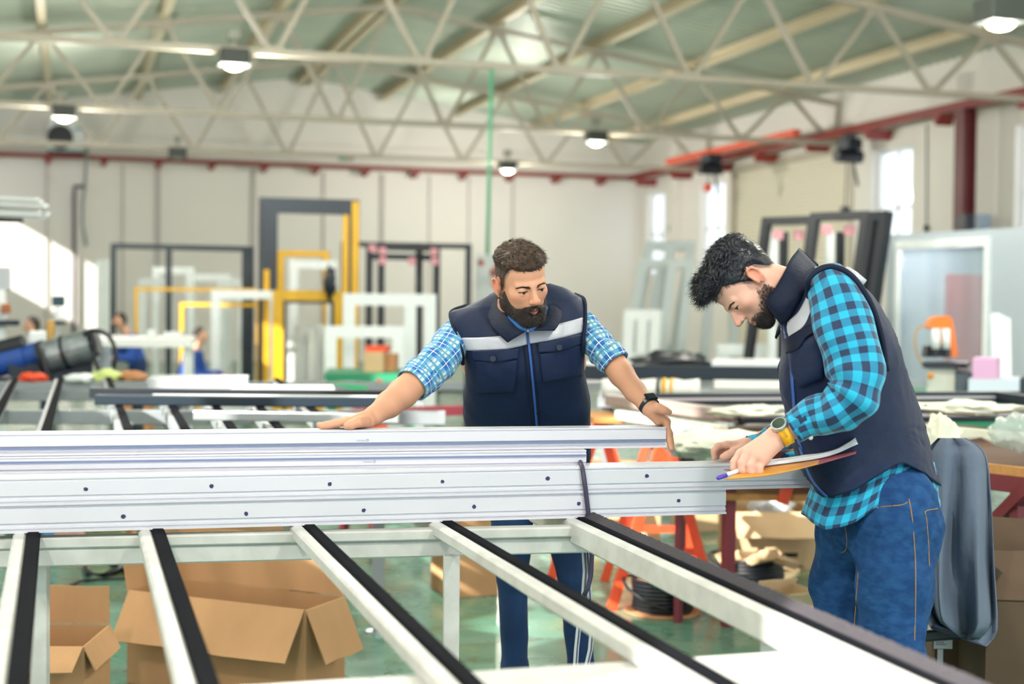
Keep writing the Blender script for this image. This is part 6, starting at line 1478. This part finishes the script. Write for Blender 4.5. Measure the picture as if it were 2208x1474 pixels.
# vest
fd = fabric_disp(.009, 21, (11, 17, 26))
hv = hemcurve([1700,1738,1762,1776,1800,1843,1890,1944,1964,2000,2028,2040], [1000,1016,1062,1072,1070,1057,1030,1002,998,1018,1047,1052])
SV = [((1684,668),(1757,574),3.83,.17), ((1682,700),(1790,582),3.83,.26), ((1684,730),(1832,598),3.83,.35), ((1686,762),(1872,625),3.83,.40), ((1682,800),(1908,680),3.84,.425), ((1684,840),(1936,740),3.84,.43),
      ((1690,880),(1960,810),3.85,.43), ((1698,925),(1982,880),3.85,.425), ((1712,970),(2000,945),3.85,.42), ((1730,1010),(2014,1000),3.85,.42), ((1740,1050),(2028,1045),3.85,.42)]
Gv, Uv = loft(SV, 90, 110, 2.6, disp=fd)
Q3 = pix(Gv); n0 = 66; 
for j in range(Gv.shape[1]):
    y0 = Q3[n0, j, 1]; y1 = float(hv(Q3[-1, j, 0])); 
    for i in range(n0, 90):
        t = (i-n0)/(89-n0); y = y0 + (y1-y0)*t; ii = n0 + int(np.argmin(np.abs(Q3[n0:, j, 1]-y))); Gv[i, j] = V3(D(Q3[ii, j, 0], y, Q3[ii, j, 2]))
vest = grid_obj('vest', Gv, m_navy, p2, uvs=Uv, solid=.004)
Dv = Drape(Gv)
Dv.patch('reflective_band', [[(1684,708),(1700,692),(1722,672),(1742,634)], [(1696,735),(1712,722),(1735,700),(1748,672)]], m_band, vest, .004, 8, 18)
obj('reflective_band', MB().tube([D(1826,584,3.70), D(1842,594,3.66), D(1862,611,3.66)], .012, 8), m_band, vest, smooth=True)
Dv.patch('zipper', [[(1681,690),(1700,760),(1706,830),(1712,900),(1722,960),(1746,1030),(1780,1072)], [(1687,690),(1706,760),(1712,830),(1718,900),(1728,960),(1752,1030),(1785,1070)]], m_zip, vest, .006, 4, 60)
pk = Dv.patch('pocket', [[(1702,748),(1765,712)], [(1708,800),(1776,770)], [(1726,835),(1772,818)]], m_navy, vest, .008, 14, 20, t=.006, bulge=.008)
Dv.patch('pocket_flap', [[(1694,730),(1742,702),(1752,698)], [(1696,762),(1722,752),(1738,728),(1757,716)]], m_navy2, pk, .016, 9, 20, t=.006)
leaf('lower_pocket_flap', [D(1696,768,3.86), D(1690,780,3.84), D(1684,800,3.82)], [D(1684,775,3.84), D(1678,792,3.82), D(1680,806,3.81)], m_navy2, vest)
# standing collar
leaf('collar', [D(1722,536,3.90), D(1705,560,3.80), D(1690,590,3.74), D(1672,622,3.715), D(1656,644,3.72), D(1650,652,3.74)],
     [D(1760,575,3.86), D(1745,602,3.76), D(1728,640,3.71), D(1712,668,3.70), D(1696,690,3.71), D(1686,700,3.73)], m_navy2, vest, .007, bulge=.014)
leaf('collar', [D(1722,536,3.90), D(1706,556,3.99), D(1690,585,4.03), D(1672,620,4.02), D(1664,650,3.98)], [D(1764,573,3.90), D(1750,600,4.0), D(1735,640,4.05), D(1712,670,4.03), D(1690,700,3.98)], m_navy2, vest, .007, bulge=.0)
leaf('collar_tip', [D(1686,690,3.86), D(1678,705,3.88), D(1672,727,3.90)], [D(1692,695,3.85), D(1684,712,3.87), D(1673,730,3.90)], m_navy2, vest, .004)
# sleeves
def f2(t, th):
    e = np.exp(-((t-.60)/.13)**2); return .0035*np.sin(3*th+8*t)*(.3+t) + .0055*e*np.sin(46*t+1.5*np.sin(th)) + .0022*np.sin(30*t+2*th) + .0015*np.sin(5*th+12*t)
sleeve('shirt_sleeve', [D(1782,600,3.69), D(1799,640,3.635), D(1817,700,3.605), D(1836,765,3.58), D(1846,820,3.555), D(1832,862,3.55), D(1796,888,3.56), D(1756,900,3.58), D(1720,916,3.594)],
       [.050, .064, .074, .073, .068, .062, .056, .048, .040], m_gingham, p2, fold=f2, solid=.002, n=150, c=64)
sleeve('cuff', [D(1746,904,3.585), D(1727,913,3.592), D(1711,922,3.598)], [.0415, .0395, .0385], m_gingham, p2, n=16, c=48, solid=.004, fold=lambda t, th: .001*np.sin(4*th))
c = Vector(D(1748, 943, 3.565)); obj('cuff_button', MB().ball(c, (.006,.006,.006), None, 14, 8), m_white, p2, smooth=True)
sleeve('shirt_sleeve', [D(1775,650,4.03), D(1815,800,4.10), D(1790,880,4.10), D(1720,925,4.10), D(1655,950,4.092), D(1618,961,4.087)], [.055, .058, .056, .050, .036, .030], m_gingham, p2, fold=folds(.003, .002, 2), solid=.002, n=80)
sleeve('shirt_sleeve_hem', [D(1780,985,3.98), D(1730,990,3.97), D(1690,985,3.95)], [.03, .03, .012], m_gingham, p2, n=20)
rim([D(1745,640,3.66), D(1742,606,3.62), D(1762,583,3.62), D(1790,575,3.63), D(1822,584,3.62), D(1850,610,3.61), D(1880,660,3.61), D(1902,730,3.62), D(1912,800,3.63)], .008, m_navy2, vest)
# sports watch with a yellow strap
wt = thing('wristwatch', 'round sports watch with yellow strap on the wrist holding the clipboard', 'watch', tuple(D(1690,940,3.62)))
c = Vector(D(1690, 934, 3.600)); ax = Vector(D(1668, 946, 3.602)) - Vector(D(1712, 921, 3.598))
mb, ax, a, b = watch('', '', c, ax, .0300, .026, None)
my = mat('yellow_rubber_strap', 'f5b21a', rough=.5)
obj('strap', mb, my, wt, smooth=True)
n_ = (Vector(D(1674, 914, 3.578)) - c); n_ = (n_ - ax*n_.dot(ax)).normalized(); s_ = ax.cross(n_); q0 = c + n_*.0295
ring = [ax*math.cos(t) + s_*math.sin(t) for t in [2*PI*i/32 for i in range(32)]]
cs = obj('case', MB().extr(q0, q0 + n_*.010, [r*.0215 for r in ring]), mat('silver_watch_case', 'c2c5c9', .3, .8), wt, bevel=.002)
obj('dial', MB().extr(q0 + n_*.0095, q0 + n_*.0108, [r*.0165 for r in ring]), mat('dark_green_dial', '26382f', .12, coat=1.), cs)
obj('crown', MB().ball(q0 + n_*.005 + (ax*.8 - s_*.1).normalized()*.022, .003, None, 10, 6), my, cs)
n2 = ((CAM - c) - ax*(CAM-c).dot(ax)).normalized(); s2 = ax.cross(n2); s2 = s2 if s2.z < 0 else -s2
sq = c + n2*.0285 + s2*.004
for i in range(5):
    q = c + (n2*math.cos(i*.11-.1) + s2*math.sin(i*.11-.1))*.0330; obj('strap_hole', MB().bar(q - ax*.004, q + ax*.004, .0014, .001, up=n2), mat('strap_hole_dark', '9a6a10', .8), wt)
# clipboard with papers and the pen
cb = thing('clipboard', 'clipboard with white sheets and amber underside in the left hand of the bending man', 'clipboard', tuple(D(1740, 990, 3.6)))
m_amb = mat('amber_board', 'd99a3c', rough=.35, var=.5, vscale=9, col2='7a2f38')
def strip(name, A, Bp, m, parent, t, n=40, nu=8, bul=0.):
    a = catmull([[*V3(D(*p))] for p in A], n); b = catmull([[*V3(D(*p))] for p in Bp], n); G = np.array([a*(1-f) + b*f for f in np.linspace(0, 1, nu)]); return grid_obj(name, G, m, parent, closed=False, solid=t)
strip('board', [(1590,1020,3.600),(1645,1008,3.600),(1720,998,3.600),(1768,991,3.60)], [(1566,1033,3.545),(1645,1026,3.545),(1700,1016,3.55),(1764,1000,3.56)], m_amb, cb, .003)
strip('cover_edge', [(1764,991.5,3.60),(1800,985,3.605),(1846,974,3.62)], [(1762,1001,3.56),(1804,989,3.585),(1846,977,3.61)], mat('maroon_cover', '8a3f4c', .5), cb, .003)
strip('back_cover', [(1600,1019,3.602),(1645,1007,3.602),(1750,993,3.602),(1846,974,3.62)], [(1560,1012,3.70),(1640,1003,3.72),(1750,985,3.73),(1848,968,3.73)], mat('maroon_cover', '8a3f4c', .5), cb, .002)
for i in range(4):
    e = i*1.6
    strip('paper_sheet', [(1646,1004-e,3.598+.002*i),(1750,990-e,3.598),(1800,978-e*1.2,3.60),(1832,964-e*2,3.605),(1850-e,956-e*2.4,3.61)], [(1646,997-e,3.70),(1720,988-e,3.72),(1790,973-e,3.73),(1822,958-e,3.73),(1842-e,950-e,3.73)], mat('sheet_white', 'eef0f4', .6), cb, .0012)
pn = thing('marker_pen', 'violet-tipped white marker pen poking out of the hand with the clipboard', 'pen', tuple(D(1560, 1025, 3.57)))
a = Vector(D(1545, 1031, 3.565)); b = Vector(D(1586, 1015, 3.585)); e = Vector(D(1640, 998, 3.62)); dr = (e-a).normalized()
obj('barrel', MB().tube([a + dr*.030, a + dr*.12], .0055, 12), m_white, pn, smooth=True)
obj('cap', MB().tube([a, a + dr*.004, a + dr*.030], [.002, .0058, .0062], 12), mat('violet_cap', '5a3fb0', .4), pn, smooth=True)
